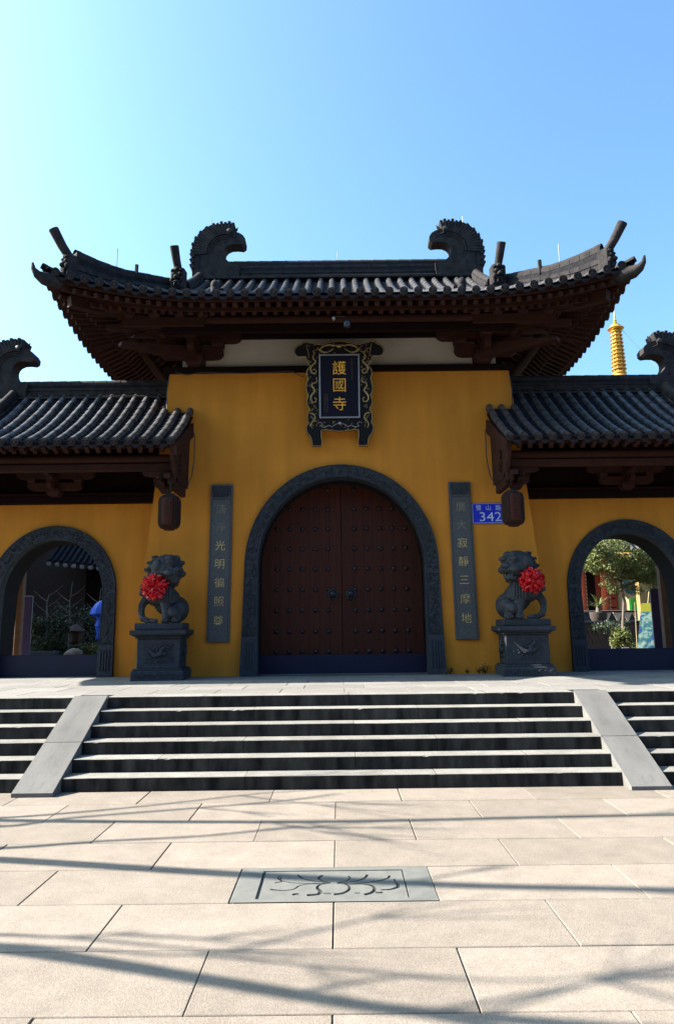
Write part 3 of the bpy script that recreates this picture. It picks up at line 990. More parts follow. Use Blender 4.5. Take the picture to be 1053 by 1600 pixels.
# fascia boards following the eave
def ribbon(pts, n_out, h, t, dz):
    mb = MB(); P = []
    for p, o in zip(pts, n_out):
        p = Vector(p); o = Vector(o)
        for dy, z_ in ((0, 0), (t, 0), (t, -h), (0, -h)):
            P.append(p - o * dy + Vector((0, 0, z_ + dz)))
    F = []
    for i in range(len(pts) - 1):
        for k in range(4):
            a, b = i * 4 + k, i * 4 + (k + 1) % 4
            F.append((a, b, b + 4, a + 4)[::-1])
    F += [(0, 1, 2, 3), tuple(4 * (len(pts) - 1) + k for k in (3, 2, 1, 0))]
    return mb.add(P, F)
for dz, ins, hh, nm in ((-0.03, 0.10, 0.11, 'fascia_board'), (-0.24, 0.60, 0.08, 'rafter_board')):
    pts = [(x, MAIN.ye(x) + ins, MAIN.z(x, MAIN.Yf + ins)) for x in lin(-5.42 + ins, 5.42 - ins, 48)]
    ribbon(pts, [(0, -1, 0)] * len(pts), hh, 0.04, dz).build(nm, M['wood'], roof_main)
    for s in (-1, 1):
        pts = [(s * (5.42 - ins), y, MAIN.z(s * (5.42 - ins), y)) for y in lin(MAIN.Yf - 0.1 + ins, 18.3 - ins, 30)]
        ribbon(pts, [(s, 0, 0)] * len(pts), hh, 0.04, dz).build(nm, M['wood'], roof_main)
# hip rafters
for s in (-1, 1):
    p = [Vector((s * (3.3 + 2.2 * t), 13.95 - 2.42 * t, 0)) for t in lin(0, 0.8, 6)]
    for q in p: q.z = MAIN.z(q.x, q.y + 0.1) - 0.36
    for a, b in zip(p[:-1], p[1:]): MB().beam(a, b + (b - a) * 0.05, 0.16, 0.2).build('hip_rafter', M['wood'], roof_main)
# eave purlins
for y, z, r_, mt_ in ((12.78, 7.86, 0.10, 'wood'), (13.25, 8.12, 0.11, 'dark_wood')):
    MB().tube([(-4.4, y, z + 0.12), (-3.3, y, z + 0.01), (3.3, y, z + 0.01), (4.4, y, z + 0.12)], r_, 10).build('eave_purlin', M[mt_], roof_main, smooth=True)
MB().bbox(-3.5, 3.5, 12.72, 12.84, 7.60, 7.76, 0.01).build('purlin_tie', M['dark_wood'], roof_main)
for s in (-1, 1):
    MB().tube([(s * 4.35, 12.6, 8.0), (s * 4.35, 13.6, 7.9), (s * 4.35, 16.4, 7.9), (s * 4.35, 17.4, 8.0)], 0.10, 10).build('eave_purlin', M['wood'], roof_main, smooth=True)

# ------------------------------------------------------------------ bracket sets
def dou(mb, x, y, z, w=0.2, h=0.13):
    """trapezoid bearing block, bottom at z"""
    a = w / 2 * 0.68; b = w / 2
    mb.add([(x - a, y - a, z), (x + a, y - a, z), (x + a, y + a, z), (x - a, y + a, z),
            (x - b, y - b, z + h * 0.45), (x + b, y - b, z + h * 0.45), (x + b, y + b, z + h * 0.45), (x - b, y + b, z + h * 0.45),
            (x - b, y - b, z + h), (x + b, y - b, z + h), (x + b, y + b, z + h), (x - b, y + b, z + h)],
           [(3, 2, 1, 0), (8, 9, 10, 11)] + [(i, (i + 1) % 4, 4 + (i + 1) % 4, 4 + i) for i in range(4)] + [(4 + i, 4 + (i + 1) % 4, 8 + (i + 1) % 4, 8 + i) for i in range(4)])
def gong_outline(l0, l1, h):
    """side view of a bracket arm with curved undersides from -l0 to l1"""
    P = [(l1, h), (-l0, h)]
    for q in range(7):
        t = q / 6 * PI / 2
        P.append((-l0 + 0.16 * (1 - math.cos(t)), h * 0.52 * (1 - math.sin(t))))
    for q in range(7):
        t = PI / 2 - q / 6 * PI / 2
        P.append((l1 - 0.16 * (1 - math.cos(t)), h * 0.52 * (1 - math.sin(t))))
    return P
def bracket(parent, cx, cy, z, s=1.0, long_left=0.62, long_right=0.62, diag=0, front=True, tiers=2):
    root = bpy.data.objects.new('bracket_set', None)
    # the set is itself a mesh part: the base block carries the arms as sub-parts
    mb = MB(); dou(mb, cx, cy, z, 0.34 * s, 0.2 * s)
    base = mb.build('bracket_set', M['wood'], parent)
    bpy.data.objects.remove(root)
    zz = z + 0.15 * s
    for k in range(tiers):
        l0, l1 = (long_left + 0.32 * k) * s, (long_right + 0.32 * k) * s
        h = 0.2 * s
        mb = MB(Matrix.Translation((cx, cy, zz)))
        mb.plate(gong_outline(l0, l1, h), [], -0.085 * s, 0.085 * s)
        mb.build('bracket_arm', M['wood'], base)
        for e in (-l0 + 0.09 * s, 0, l1 - 0.09 * s):
            mb = MB(); dou(mb, cx + e, cy, zz + h * 0.98, 0.21 * s, 0.13 * s); mb.build('bearing_block', M['wood'], base)
        if front:
            lf = (0.45 + 0.38 * k) * s
            T = Matrix.Translation((cx, cy, zz + 0.002)) @ Matrix.Rotation(-PI / 2, 4, 'Z')
            MB(T).plate(gong_outline(0.3 * s, lf, h), [], -0.06 * s, 0.06 * s).build('bracket_arm', M['wood'], base)
            mb = MB(); dou(mb, cx, cy - lf + 0.09 * s, zz + h * 0.98, 0.21 * s, 0.13 * s); mb.build('bearing_block', M['wood'], base)
            # outer cross arm with beaked lever above
            yy = cy - lf + 0.09 * s
            if k == tiers - 1:
                MB(Matrix.Translation((cx, yy, zz + h + 0.1 * s))).plate(gong_outline(0.62 * s, 0.62 * s, h), [], -0.055 * s, 0.055 * s).build('bracket_arm', M['wood'], base)
                for e in (-0.53 * s, 0, 0.53 * s):
                    mb = MB(); dou(mb, cx + e, yy, zz + 2 * h + 0.09 * s, 0.2 * s, 0.12 * s); mb.build('bearing_block', M['wood'], base)
                MB().beam((cx, cy - 0.2 * s, zz + h + 0.22 * s), (cx, yy - 0.42 * s, zz + h - 0.16 * s), 0.11 * s, 0.22 * s, h2=0.04 * s).build('lever_beak', M['wood'], base)
        if diag:
            ld = (0.75 + 0.5 * k) * s
            a = Vector((cx, cy, zz + 0.1 * s)); d = Vector((diag * 0.72, -0.69, 0))
            MB().beam(a, a + d * ld, 0.11 * s, 0.19 * s, h2=0.12 * s).build('corner_arm', M['wood'], base)
            mb = MB(); e = a + d * (ld - 0.08); dou(mb, e.x, e.y, e.z + 0.07 * s, 0.2 * s, 0.12 * s); mb.build('bearing_block', M['wood'], base)
            MB().beam(a + d * 0.4 + Vector((0, 0, 0.3 * s)), a + d * (ld + 0.55) + Vector((0, 0, -0.04)), 0.12 * s, 0.24 * s, h2=0.03 * s).build('lever_beak', M['wood'], base)
        zz += 0.31 * s
    return base
for s in (-1, 1):
    bracket(gate, s * 3.05, 13.72, 7.28, 1.18, 0.62 if s < 0 else 0.5, 0.5 if s < 0 else 0.62, diag=s, tiers=2)
    # beaked beam ends running out sideways from the corner
    MB().beam((s * 3.1, 13.2, 7.92), (s * 4.6, 12.7, 7.70), 0.18, 0.34, h2=0.07).build('corner_beam', M['wood'], gate)
    MB().beam((s * 3.0, 13.6, 7.50), (s * 4.30, 12.65, 7.34), 0.18, 0.32, h2=0.06).build('corner_beam', M['wood'], gate)
    MB().bbox(min(s * 2.65, s * 4.3), max(s * 2.65, s * 4.3), 12.68, 12.82, 7.72, 7.92, 0.01).build('purlin_tie', M['wood'], gate)
    for xx in (2.7, 3.15, 3.65, 4.15):
        mb = MB(); dou(mb, s * xx, 12.75, 7.90, 0.22, 0.12); mb.build('bearing_block', M['wood'], gate)

# ------------------------------------------------------------------ ridges and ornaments
def ridge_run(path, h, w, parent, name='ridge', courses=4, brick=0.34, top_r=0.085, up=(0, 0, 1), seg_top=True):
    """ridge of stacked flat tile courses along a path of bottom points; h may be a list"""
    pts = [Vector(p) for p in path]
    hs = h if isinstance(h, list) else [h] * len(pts)
    base = None
    for c in range(courses):
        mb = MB(); ww = w * (1.0 if c % 2 == 0 else 0.86) * (1 - 0.06 * c)
        for i in range(len(pts) - 1):
            a0, a1 = pts[i], pts[i + 1]
            n = max(1, round((a1 - a0).length / brick))
            for j in range(n):
                t0, t1 = j / n, (j + 1) / n
                if c % 2: pass
                ha = (hs[i] + (hs[i + 1] - hs[i]) * t0); hb = hs[i] + (hs[i + 1] - hs[i]) * t1
                A = a0.lerp(a1, t0); B = a0.lerp(a1, t1)
                d = (B - A).normalized() * (0.004 + 0.003 * (c % 2))
                sd = d.normalized().cross(Vector(up)).normalized() * ww / 2
                za0, za1 = ha * c / courses, ha * (c + 0.88) / courses
                zb0, zb1 = hb * c / courses, hb * (c + 0.88) / courses
                P = [A + d - sd + Vector((0, 0, za0)), B - d - sd + Vector((0, 0, zb0)), B - d + sd + Vector((0, 0, zb0)), A + d + sd + Vector((0, 0, za0)),
                     A + d - sd + Vector((0, 0, za1)), B - d - sd + Vector((0, 0, zb1)), B - d + sd + Vector((0, 0, zb1)), A + d + sd + Vector((0, 0, za1))]
                mb.add(P, [(0, 3, 2, 1), (4, 5, 6, 7), (0, 1, 5, 4), (1, 2, 6, 5), (2, 3, 7, 6), (3, 0, 4, 7)])
        o = mb.build(name if base is None else 'ridge_course', M['ridge'], base or parent)
        if base is None: base = o
    # mortar core
    mb = MB()
    for i in range(len(pts) - 1):
        a, b = pts[i], pts[i + 1]
        mb.beam(a + Vector((0, 0, hs[i] / 2)), b + Vector((0, 0, hs[i + 1] / 2)), w * 0.72, hs[i] * 0.96, h2=hs[i + 1] * 0.96)
    mb.build('ridge_core', M['pan'], base)
    if top_r:
        q = column_mb([p + Vector((0, 0, hh * 0.97)) for p, hh in zip(pts, hs)], r=top_r)
        q.build('ridge_cap', M['ridge'], base, smooth=50)
    return base
rz = MAIN.z(0, 15.0)
ridge_main = ridge_run([(-2.75, 15, rz), (2.75, 15, rz)], 0.44, 0.26, gate, 'ridge', 6, 0.36, 0.09)
MB().bbox(-3.1, 3.1, 14.80, 14.88, rz - 0.02, rz + 0.05, 0.01).build('ridge_skirt', M['ridge'], ridge_main)

OWL = [(770, 320), (768, 285), (770, 240), (773, 200), (783, 165), (798, 137), (825, 112), (858, 100), (900, 96), (936, 93), (941, 108), (938, 118), (952, 130), (980, 139), (996, 149),
       (1007, 165), (1006, 184), (994, 193), (968, 190), (942, 191), (924, 199), (914, 210), (910, 224), (912, 240), (920, 256), (934, 270), (952, 279), (985, 284), (985, 320)]
def owl(parent_fn, x_back, sgn, y, zb, sc=1.0):
    """owl-tail ridge end ornament: beak looks towards sgn"""
    T = Matrix.Translation((x_back, y, zb)) @ Matrix.Diagonal((sgn * sc, 1, sc, 1))
    P = [((cx - 770) * 0.0052, (320 - cz) * 0.00565) for cx, cz in OWL]
    mb = MB(T).plate(P[::-1] , [], -0.17, 0.17)
    if sgn < 0: mb.f = [f[::-1] for f in mb.f]
    body = mb.build('ridge_ornament', M['ridge'], parent_fn)
    # feathers along the back and crest
    cxm, czm = 0.78, 0.56
    for k in range(17):
        a = R(186) - R(108) * k / 16
        r0, r1 = 0.46, (0.86 if k % 2 else 0.83)
        ca, sa = math.cos(a), math.sin(a)
        p0 = Vector((cxm + r0 * ca * 0.95, 0, czm + r0 * sa * 0.92)); p1 = Vector((cxm + r1 * ca * 0.97, 0, czm + r1 * sa * 0.88))
        mb = MB(T).beam(p0, p1, 0.40, 0.05, up=Vector((-sa, 0, ca)), h2=0.066)
        mb.build('feather', M['ridge'], body)
    for k in range(3):
        z0 = 0.12 + 0.14 * k
        MB(T).beam((0.02, 0, z0), (-0.04, 0, z0 + 0.10), 0.42, 0.08, up=(1, 0, 0)).build('feather', M['ridge'], body)
    for yy in (-0.175, 0.175):
        for rr, w_ in ((0.40, 0.018), (0.34, 0.014)):
            pts = [(cxm + rr * math.cos(R(190) - R(110) * t / 10), yy, czm + rr * 0.95 * math.sin(R(190) - R(110) * t / 10)) for t in range(11)]
            MB(T).tube(pts, w_, 6).build('neck_band', M['ridge'], body, smooth=True)
        MB(T).lathe((0.86, yy - 0.02, 1.06), [(0.055, 0), (0.055, 0.03), (0.03, 0.045), (0.001, 0.05)], 12, '-Y').build('eye', M['tile'], body, smooth=True)
        MB(T).tube([(0.80, yy, 1.0), (0.95, yy, 0.93), (1.17, yy * 0.8, 0.84)], 0.018, 6).build('beak_line', M['ridge'], body, smooth=True)
        pts = [(0.98 + 0.2 * math.cos(R(200) - R(140) * (t / 8) + PI * 0), yy, 0.50 + 0.0 + 0.2 * math.sin(R(200) - R(140) * (t / 8))) for t in range(9)]
    MB(T).box(0.0, 1.1, -0.185, 0.185, -0.14, 0.08).build('ornament_base', M['ridge'], body)
    MB(T).box(0.14, 0.165, -0.178, 0.178, 0.08, 0.6).build('body_joint', M['pan'], body)
    MB(T).tube([(0.93, 0, 1.14), (1.0, 0, 1.2), (1.03, 0, 1.27)], [0.04, 0.03, 0.008], 6).build('crest_horn', M['ridge'], body, smooth=True)
    return body
for s in (-1, 1):
    owl(gate, s * 3.41, -s, 15.0, rz + 0.14)

def beast_block(parent, c, face, w=0.30, h=0.42, tube_to=None, tr=0.085):
    """carved beast-face block closing a ridge, with an upturned barrel tile above"""
    c = Vector(c); f = Vector(face).normalized(); sd = Vector((-f.y, f.x, 0))
    ang = math.atan2(f.x, -f.y)
    T = Matrix.Translation(c) @ Matrix.Rotation(ang, 4, 'Z')
    body = MB(T).bbox(-w / 2, w / 2, -0.10, 0.12, 0, h, 0.03).build('beast_block', M['ridge'], parent)
    mb = MB(T)
    for sx in (-1, 1):
        mb.ball((sx * w * 0.22, -0.11, h * 0.66), (0.045, 0.04, 0.045)); mb.ball((sx * w * 0.30, -0.10, h * 0.84), (0.05, 0.05, 0.03))
        mb.ball((sx * w * 0.33, -0.10, h * 0.40), (0.05, 0.05, 0.06)); mb.ball((sx * w * 0.12, -0.12, h * 0.18), (0.025, 0.03, 0.05))
    mb.ball((0, -0.14, h * 0.48), (0.06, 0.07, 0.05)); mb.ball((0, -0.11, h * 0.28), (0.10, 0.05, 0.03)); mb.ball((0, -0.10, h * 0.92), (0.06, 0.05, 0.05))
    mb.build('beast_face', M['ridge'], body, smooth=True)
    if tube_to is not None:
        a = c + Vector((0, 0, h * 0.9)); b = Vector(tube_to)
        mid = a.lerp(b, 0.5) + Vector((0, 0, -0.03))
        MB().tube([a - (b - a) * 0.15, mid, b], [tr * 0.95, tr, tr * 1.1], 14).build('upturned_tile', M['ridge'], body, smooth=35)
        d = (b - mid).normalized()
        fm = frame_mat(b, -d)
        inst(ME_DISC, 'tile_end', fm @ Matrix.Scale(1.12, 4), body)
    return body
for s in (-1, 1):
    # short ridge down the gable
    P = []
    for t in lin(0, 1, 6):
        y = 14.75 - 1.35 * t
        P.append((s * 3.22, y, MAIN.z(0, y) - 0.02))
    ridge_run(P, 0.24, 0.24, gate, 'gable_ridge', 3, 0.2, 0.09)
    beast_block(gate, (s * 3.33, 13.22, MAIN.z(s * 3.33, 13.22) + 0.1), (s * 0.1, -1, 0), 0.30, 0.46, (s * 3.38, 12.98, 9.62))
    # hip ridge
    P, H = [], []
    for t in lin(0, 1, 12):
        x = 3.25 + 1.72 * t; y = 13.62 - 1.76 * t
        z = MAIN.z(x, y); zt = [9.14, 9.02, 8.93, 8.87, 8.90, 8.97][min(int(t * 5), 5)] 
        u = t * 5; i0 = min(int(u), 4); zt = [9.22, 9.09, 9.00, 8.90, 8.88, 8.92][i0] * (1 - (u - i0)) + [9.22, 9.09, 9.00, 8.90, 8.88, 8.92][i0 + 1] * (u - i0)
        P.append((s * x, y, z - 0.03)); H.append(max(zt - z - 0.06, 0.14))
    ridge_run(P, H, 0.24, gate, 'hip_ridge', 5, 0.3, 0.085)
    beast_block(gate, (s * 5.02, 11.82, MAIN.z(5.02, 11.8) + 0.06), (s * 0.7, -0.7, 0), 0.26, 0.42, (s * 5.27, 11.58, 9.14), 0.085)
    # tail of the corner beyond the block and hooked corner head
    P = [(s * x, y, MAIN.z(x, 11.66) + 0.0) for x, y in ((5.05, 11.8), (5.2, 11.68), (5.32, 11.58), (5.40, 11.50))]
    column_mb([Vector(p) + Vector((0, 0, 0.03)) for p in P], 0.08, 0.2).build('corner_tile', M['ridge'], gate, smooth=50)
    c0 = Vector((s * 5.30, 11.60, MAIN.z(5.4, 11.66) - 0.17)); d = Vector((s * 0.72, -0.7, 0)).normalized()
    pts = [c0 - d * 0.30, c0 - d * 0.05, c0 + d * 0.10 + Vector((0, 0, -0.01)), c0 + d * 0.22 + Vector((0, 0, 0.03)), c0 + d * 0.29 + Vector((0, 0, 0.11)), c0 + d * 0.31 + Vector((0, 0, 0.22))]
    MB().tube(pts, [0.12, 0.14, 0.12, 0.08, 0.045, 0.02], 10).build('corner_head', M['ridge'], gate, smooth=True)
    for t in (0.35, 0.62):
        x = 3.25 + 1.72 * t; y = 13.62 - 1.76 * t - 0.12
    # small tile figure near the start of the eave
    q = MB().ball((s * 2.45, 12.6, MAIN.z(2.45, 12.6) + 0.22), (0.09, 0.09, 0.12)).lathe((s * 2.45, 12.6, MAIN.z(2.45, 12.6) + 0.05), [(0.07, 0), (0.09, 0.1), (0.05, 0.18)], 10)
    q.build('roof_finial', M['ridge'], gate, smooth=True)
    MB().tube([(s * 4.05, 12.7, 8.75), (s * 4.05, 12.7, 9.05)], 0.04, 6).build('ridge_peg', M['ridge'], gate)
    for (x, y, z0, z1) in ((s * 4.40, 12.55, 8.8, 9.32), (s * 3.02, 15, 11.2, 11.55)):
        MB().tube([(x, y, z0), (x, y, z1)], 0.007, 5).build('lightning_rod', M['iron'], gate)
MB().tube([(0, 15, rz + 0.4), (0, 15, rz + 0.75)], 0.007, 5).build('lightning_rod', M['iron'], gate)

# ------------------------------------------------------------------ side wings
def wing(s):
    side = 'left' if s < 0 else 'right'
    w = thing('side_gateway', 'lower ochre side wing with arched opening, bracket eaves and %s' % ('sunlit white-streaked roof tiles beside the bow-faced lion with closed mouth' if s < 0 else 'shaded dark blue roof tiles below the golden pagoda'), 'side gateway', (s * 5.85, 13.8, TZ))
    w['label'] = ('low ochre wing with arched gateway and sun-streaked tiled roof left of the central hall' if s < 0 else
                  'low ochre wing with arched gateway and dark shaded tiled roof right of the central hall')
    cx = s * 5.85
    hi, ho, spring = 1.03, 1.30, 1.62
    hole = arch_outline(cx, hi + 0.08, spring, 1.24, 0.001)
    xa, xb = (s * 3.72, s * 9.0)
    l, r = min(xa, xb), max(xa, xb)
    outer = [(l, 0), (cx - hi - 0.08, 0)] + hole[::-1][1:-1] + [(cx + hi + 0.08, 0), (r, 0), (r, 3.5), (l, 3.5)]
    MB(TWG).plate(outer, [], 0, 0.75).build('wall', M['ochre'], w)
    MB(TWG).box(l + 0.01, r - 0.01, 0.2, 0.7, 3.5, 5.2).build('upper_wall', M['dark_wood'], w)
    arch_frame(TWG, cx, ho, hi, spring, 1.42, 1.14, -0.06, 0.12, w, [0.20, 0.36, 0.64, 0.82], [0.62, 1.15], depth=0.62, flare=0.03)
    MB(TWG).bbox(cx - hi - 0.0, cx + hi + 0.0, 0.16, 0.26, 0.0, 0.44, 0.008).build('threshold', M['threshold'], w)
    MB(TWG).bbox(l, r, -0.10, 0.2, 3.502, 3.66, 0.01).build('wall_beam', M['dark_wood'], w)
    MB(TWG).bbox(l, r, -0.02, 0.2, 3.662, 3.74, 0.01).build('wall_beam', M['wood'], w)
    # roof
    e_in, e_out = 3.05, 10.6
    if s < 0: rf = Roof(0, -e_out, None, (-7.2, 99), 12.2, 14.4, 5.23, 0.54, 0.10, 0.35, 1.6, 0.10)
    else: rf = Roof(0, None, e_out, (-99, 7.2), 12.2, 14.4, 5.23, 0.54, 0.10, 0.35, 1.6, 0.10)
    xs = sorted([s * v for v in lin(3.66, 7.18, 14) + lin(7.22, 10.6, 12)])
    roof = roof_surface(rf, xs, lin(12.2, 16.6, 36), w, 0.0, 'pan', 'roof')
    xs2 = sorted([s * e_in, s * 3.35, s * 3.7])
    roof_surface(rf, xs2, lin(12.2, 13.72, 8), roof, 0.0, 'pan', 'roof_end')
    roof_surface(rf, sorted([s * v for v in lin(e_in, 10.5, 12)]), lin(12.28, 13.7, 8), roof, -0.09, 'wood', 'soffit', flip=True)
    # stepped pan tiles between the barrel rows, one strip of overlapping tiles per gutter
    sp = 0.262
    cols = [s * (e_in + 0.08 + k * sp) for k in range(28)]
    for k, x in enumerate(cols):
        d1 = rf.dend(x)
        if abs(x) < 3.70: d1 = min(d1, 1.52 if abs(x) < 3.6 else 1.6)
        ye = rf.ye(x)
        # individual tiles
        y = 0.0; first = True
        while y < d1 - 0.08:
            p0 = Vector((x, ye + (12.2 - ye + 0) * 0 + y * (12.2 + d1 - ye) / d1, rf.z(x, 12.2 + y) + 0.012 + random.uniform(-0.003, 0.003)))
            y2 = min(y + 0.262, d1)
            p1 = Vector((x, ye + y2 * (12.2 + d1 - ye) / d1, rf.z(x, 12.2 + y2) + 0.012))
            inst(ME_TILE, 'roof_tile', frame_mat(p0 + Vector((random.uniform(-0.004, 0.004), 0, 0)), p1 - p0 + Vector((random.uniform(-0.006, 0.006), 0, 0))), roof)
            y = y2
        inst(ME_DISC, 'eave_tile', frame_mat((x, ye - 0.005, rf.z(x, 12.2) + 0.015), (0, 1, 0.12)), roof)
        inst(ME_DRIP, 'drip_tile', frame_mat((x + s * sp / 2, ye + 0.01, rf.z(x, 12.2) + 0.0), (0, 1, 0)), roof)
    mb = MB()
    for k, x in enumerate(cols):
        xm = x + s * sp / 2
        d1 = rf.dend(xm)
        if abs(xm) < 3.70: d1 = min(d1, 1.5)
        ww = sp / 2 - 0.03
        y = 0.0
        while y < d1 - 0.05:
            y2 = min(y + 0.14, d1)
            za, zb = rf.z(xm, 12.2 + y) + 0.032, rf.z(xm, 12.2 + y2) + 0.008
            ya, yb = 12.2 + y, 12.2 + y2
            mb.add([(xm - ww, ya, za + 0.02), (xm, ya, za - 0.012), (xm + ww, ya, za + 0.02), (xm + ww, yb, zb + 0.02), (xm, yb, zb - 0.012), (xm - ww, yb, zb + 0.02),
                    (xm - ww, ya, za), (xm, ya, za - 0.03), (xm + ww, ya, za)], [(0, 1, 4, 5), (1, 2, 3, 4), (6, 7, 1, 0), (7, 8, 2, 1)])
            y = y2
    mb.build('pan_tiles', M['pan'], roof, kind='stuff')
    # eave end board and rafters
    for k in range(int((9.2 - e_in) / 0.2)):
        for row, (ins, dz, L1, nm) in enumerate(((0.07, -0.145, 0.5, 'flying_rafter'), (0.40, -0.30, 1.4, 'rafter'))):
            x = s * (e_in + 0.06 + k * 0.2 + 0.1 * row)
            y0 = 12.2 + ins
            MB().beam((x, y0, rf.z(x, y0) + dz), (x, y0 + L1, rf.z(x, y0 + L1) + dz), 0.075, 0.08).build(nm, M['wood'], roof)
    MB().bbox(min(s * e_in, s * 9.2), max(s * e_in, s * 9.2), 12.24, 12.28, 5.23 - 0.055, 5.23 + 0.03, 0.004).build('fascia_board', M['wood'], roof)
    MB().bbox(min(s * e_in, s * 9.2), max(s * e_in, s * 9.2), 12.57, 12.60, 5.23 - 0.02, 5.23 + 0.05, 0.004).build('rafter_board', M['wood'], roof)
    MB().tube([(s * (e_in + 0.0), 12.80, 5.05), (s * 9.2, 12.80, 5.05)], 0.085, 10).build('eave_purlin', M['wood'], roof, smooth=True)
    MB().bbox(min(s * 3.10, s * 9.2), max(s * 3.10, s * 9.2), 12.74, 12.86, 4.81, 4.95, 0.01).build('purlin_tie', M['wood'], roof)
    # end board of the roof, against the pier
    P = [(12.24, 4.98), (13.68, 5.74), (13.66, 6.02), (13.1, 5.74), (12.6, 5.42), (12.22, 5.22)]
    mb = MB()
    xe = s * (e_in - 0.02); xi = s * (e_in + 0.03)
    n = len(P)
    mb.add([(xe, y, z) for y, z in P] + [(xi, y, z) for y, z in P], [tuple(range(n)), tuple(range(n, 2 * n))[::-1]] + [(i, n + i, n + (i + 1) % n, (i + 1) % n) for i in range(n)])
    mb.build('barge_board', M['wood'], roof)
    mb = MB()
    P = [(12.28, 5.05), (12.62, 4.56), (13.60, 4.62), (13.66, 5.75), (12.28, 5.2)]; n = 5
    xe = s * (e_in + 0.05); xi = s * (e_in + 0.12)
    mb.add([(xe, y, z) for y, z in P] + [(xi, y, z) for y, z in P], [tuple(range(n)), tuple(range(n, 2 * n))[::-1]] + [(i, n + i, n + (i + 1) % n, (i + 1) % n) for i in range(n)])
    mb.build('end_board', M['wood'], roof)
    q = ridge_run([(s * 3.62, 14.4, rf.z(s * 4, 14.4) - 0.02), (s * 7.0, 14.4, rf.z(s * 4, 14.4) - 0.02)], 0.30, 0.24, w, 'ridge', 5, 0.36, 0.08)
    MB().bbox(min(s * 3.64, s * 7.2), max(s * 3.64, s * 7.2), 14.20, 14.30, rf.z(4 * s, 14.2) + 0.07, rf.z(4 * s, 14.2) + 0.13, 0.01).build('ridge_skirt', M['ridge'], q)
    owl(w, s * 7.85, -s, 14.4, rf.z(s * 4, 14.4) + 0.08, 0.93)
    P = [(s * 7.08, 14.2 - 1.3 * t, rf.z(s * 7, 14.2 - 1.3 * t) - 0.01) for t in lin(0, 1, 5)]
    ridge_run(P, 0.22, 0.2, w, 'gable_ridge', 3, 0.2, 0.085)
    beast_block(w, (s * 7.08, 12.85, rf.z(s * 7.08, 12.85) + 0.06), (0, -1, 0), 0.26, 0.34, (s * 7.1, 12.6, 6.2))
    # brackets
    for bx in (5.85, 8.2):
        bracket(w, s * bx, 13.72, 4.52, 0.78, 0.7, 0.7, tiers=2)
    bracket(w, s * 3.42, 13.05, 4.42, 0.62, 0.35, 0.4, tiers=1)
    MB().beam((s * 3.24, 13.4, 4.86), (s * 3.24, 12.40, 4.62), 0.11, 0.22, h2=0.08).build('lever_beak', M['wood'], w)
    MB().bbox(min(s * 3.12, s * 3.24), max(s * 3.12, s * 3.24), 12.75, 13.5, 4.42, 4.72, 0.02).build('end_bracket', M['wood'], w)
    MB().bbox(min(s * 3.10, s * 3.26), max(s * 3.10, s * 3.26), 12.55, 12.72, 4.5, 4.66, 0.02).build('end_bracket', M['wood'], w)
    MB().bbox(min(s * 3.75, s * 9.0), max(s * 3.75, s * 9.0), 13.70, 13.80, 5.15, 5.3, 0.01).build('tie_beam', M['wood'], w)
    # door post behind the arch (open wooden leaf)
    xx = cx + s * 0.62 * (1 if s > 0 else -1) * (1 if s > 0 else 1)
    return w, rf
wing_l, rf_l = wing(-1)
wing_r, rf_r = wing(1)

# ------------------------------------------------------------------ name board over the door
nb = thing('name_board', 'black carved name board with gold dragons and gold characters above the arched door', 'name board', (0, 13.6, 5.48))
NBT = Matrix.Translation((0.0, 13.62, 5.47)) @ Matrix.Rotation(math.atan(0.17), 4, 'X')
def q6(cx, cy): return ((cx - 520) * 0.00229, (1078 - cy) * 0.00222)
half = [(520, 92), (470, 97), (420, 108), (370, 122), (335, 124), (300, 118), (262, 110), (225, 100), (195, 106), (175, 122), (150, 132), (128, 152), (116, 178), (118, 206), (132, 228), (158, 240), (190, 236), (218, 238),
        (224, 262), (238, 285), (246, 310), (258, 330), (240, 345), (226, 368), (222, 398), (232, 425), (238, 450), (228, 475), (220, 505), (218, 540), (226, 575), (238, 600), (230, 628), (222, 655), (226, 690),
        (244, 720), (250, 742), (236, 760), (226, 790), (228, 830), (234, 860), (222, 880), (214, 905), (218, 935), (232, 965), (250, 985), (262, 1020), (272, 1076), (350, 1076), (356, 1040), (350, 990), (352, 925), (372, 928),
        (395, 922), (420, 932), (450, 928), (480, 938), (520, 940)]
P = [q6(*p) for p in half]
P = P + [(-x, z) for x, z in P[::-1][1:-1]]
back = MB(NBT).plate(P[::-1], [], -0.05, 0.03).build('board_frame', M['lacquer'], nb)
MB(NBT).tube([(x * 0.985, -0.052, 1.1 + (z - 1.1) * 0.985) for x, z in P + P[:1]], 0.008, 5, caps=False).build('frame_edge', M['old_gold'], back, smooth=True)
ix0, iz1 = q6(335, 225); ix1, iz0 = q6(695, 815); ix0, ix1 = -0.415, 0.415
for a, b, c, d in ((ix0, ix1, iz1 - 0.03, iz1), (ix0, ix1, iz0, iz0 + 0.03), (ix0, ix0 + 0.03, iz0 + 0.031, iz1 - 0.031), (ix1 - 0.03, ix1, iz0 + 0.031, iz1 - 0.031)):
    MB(NBT).bbox(a, b, -0.10, -0.045, c, d, 0.005).build('inner_frame', M['silver'], nb)
pan = MB(NBT).box(ix0 + 0.03, ix1 - 0.03, -0.075, -0.052, iz0 + 0.03, iz1 - 0.03).build('board_panel', M['panel_black'], nb)
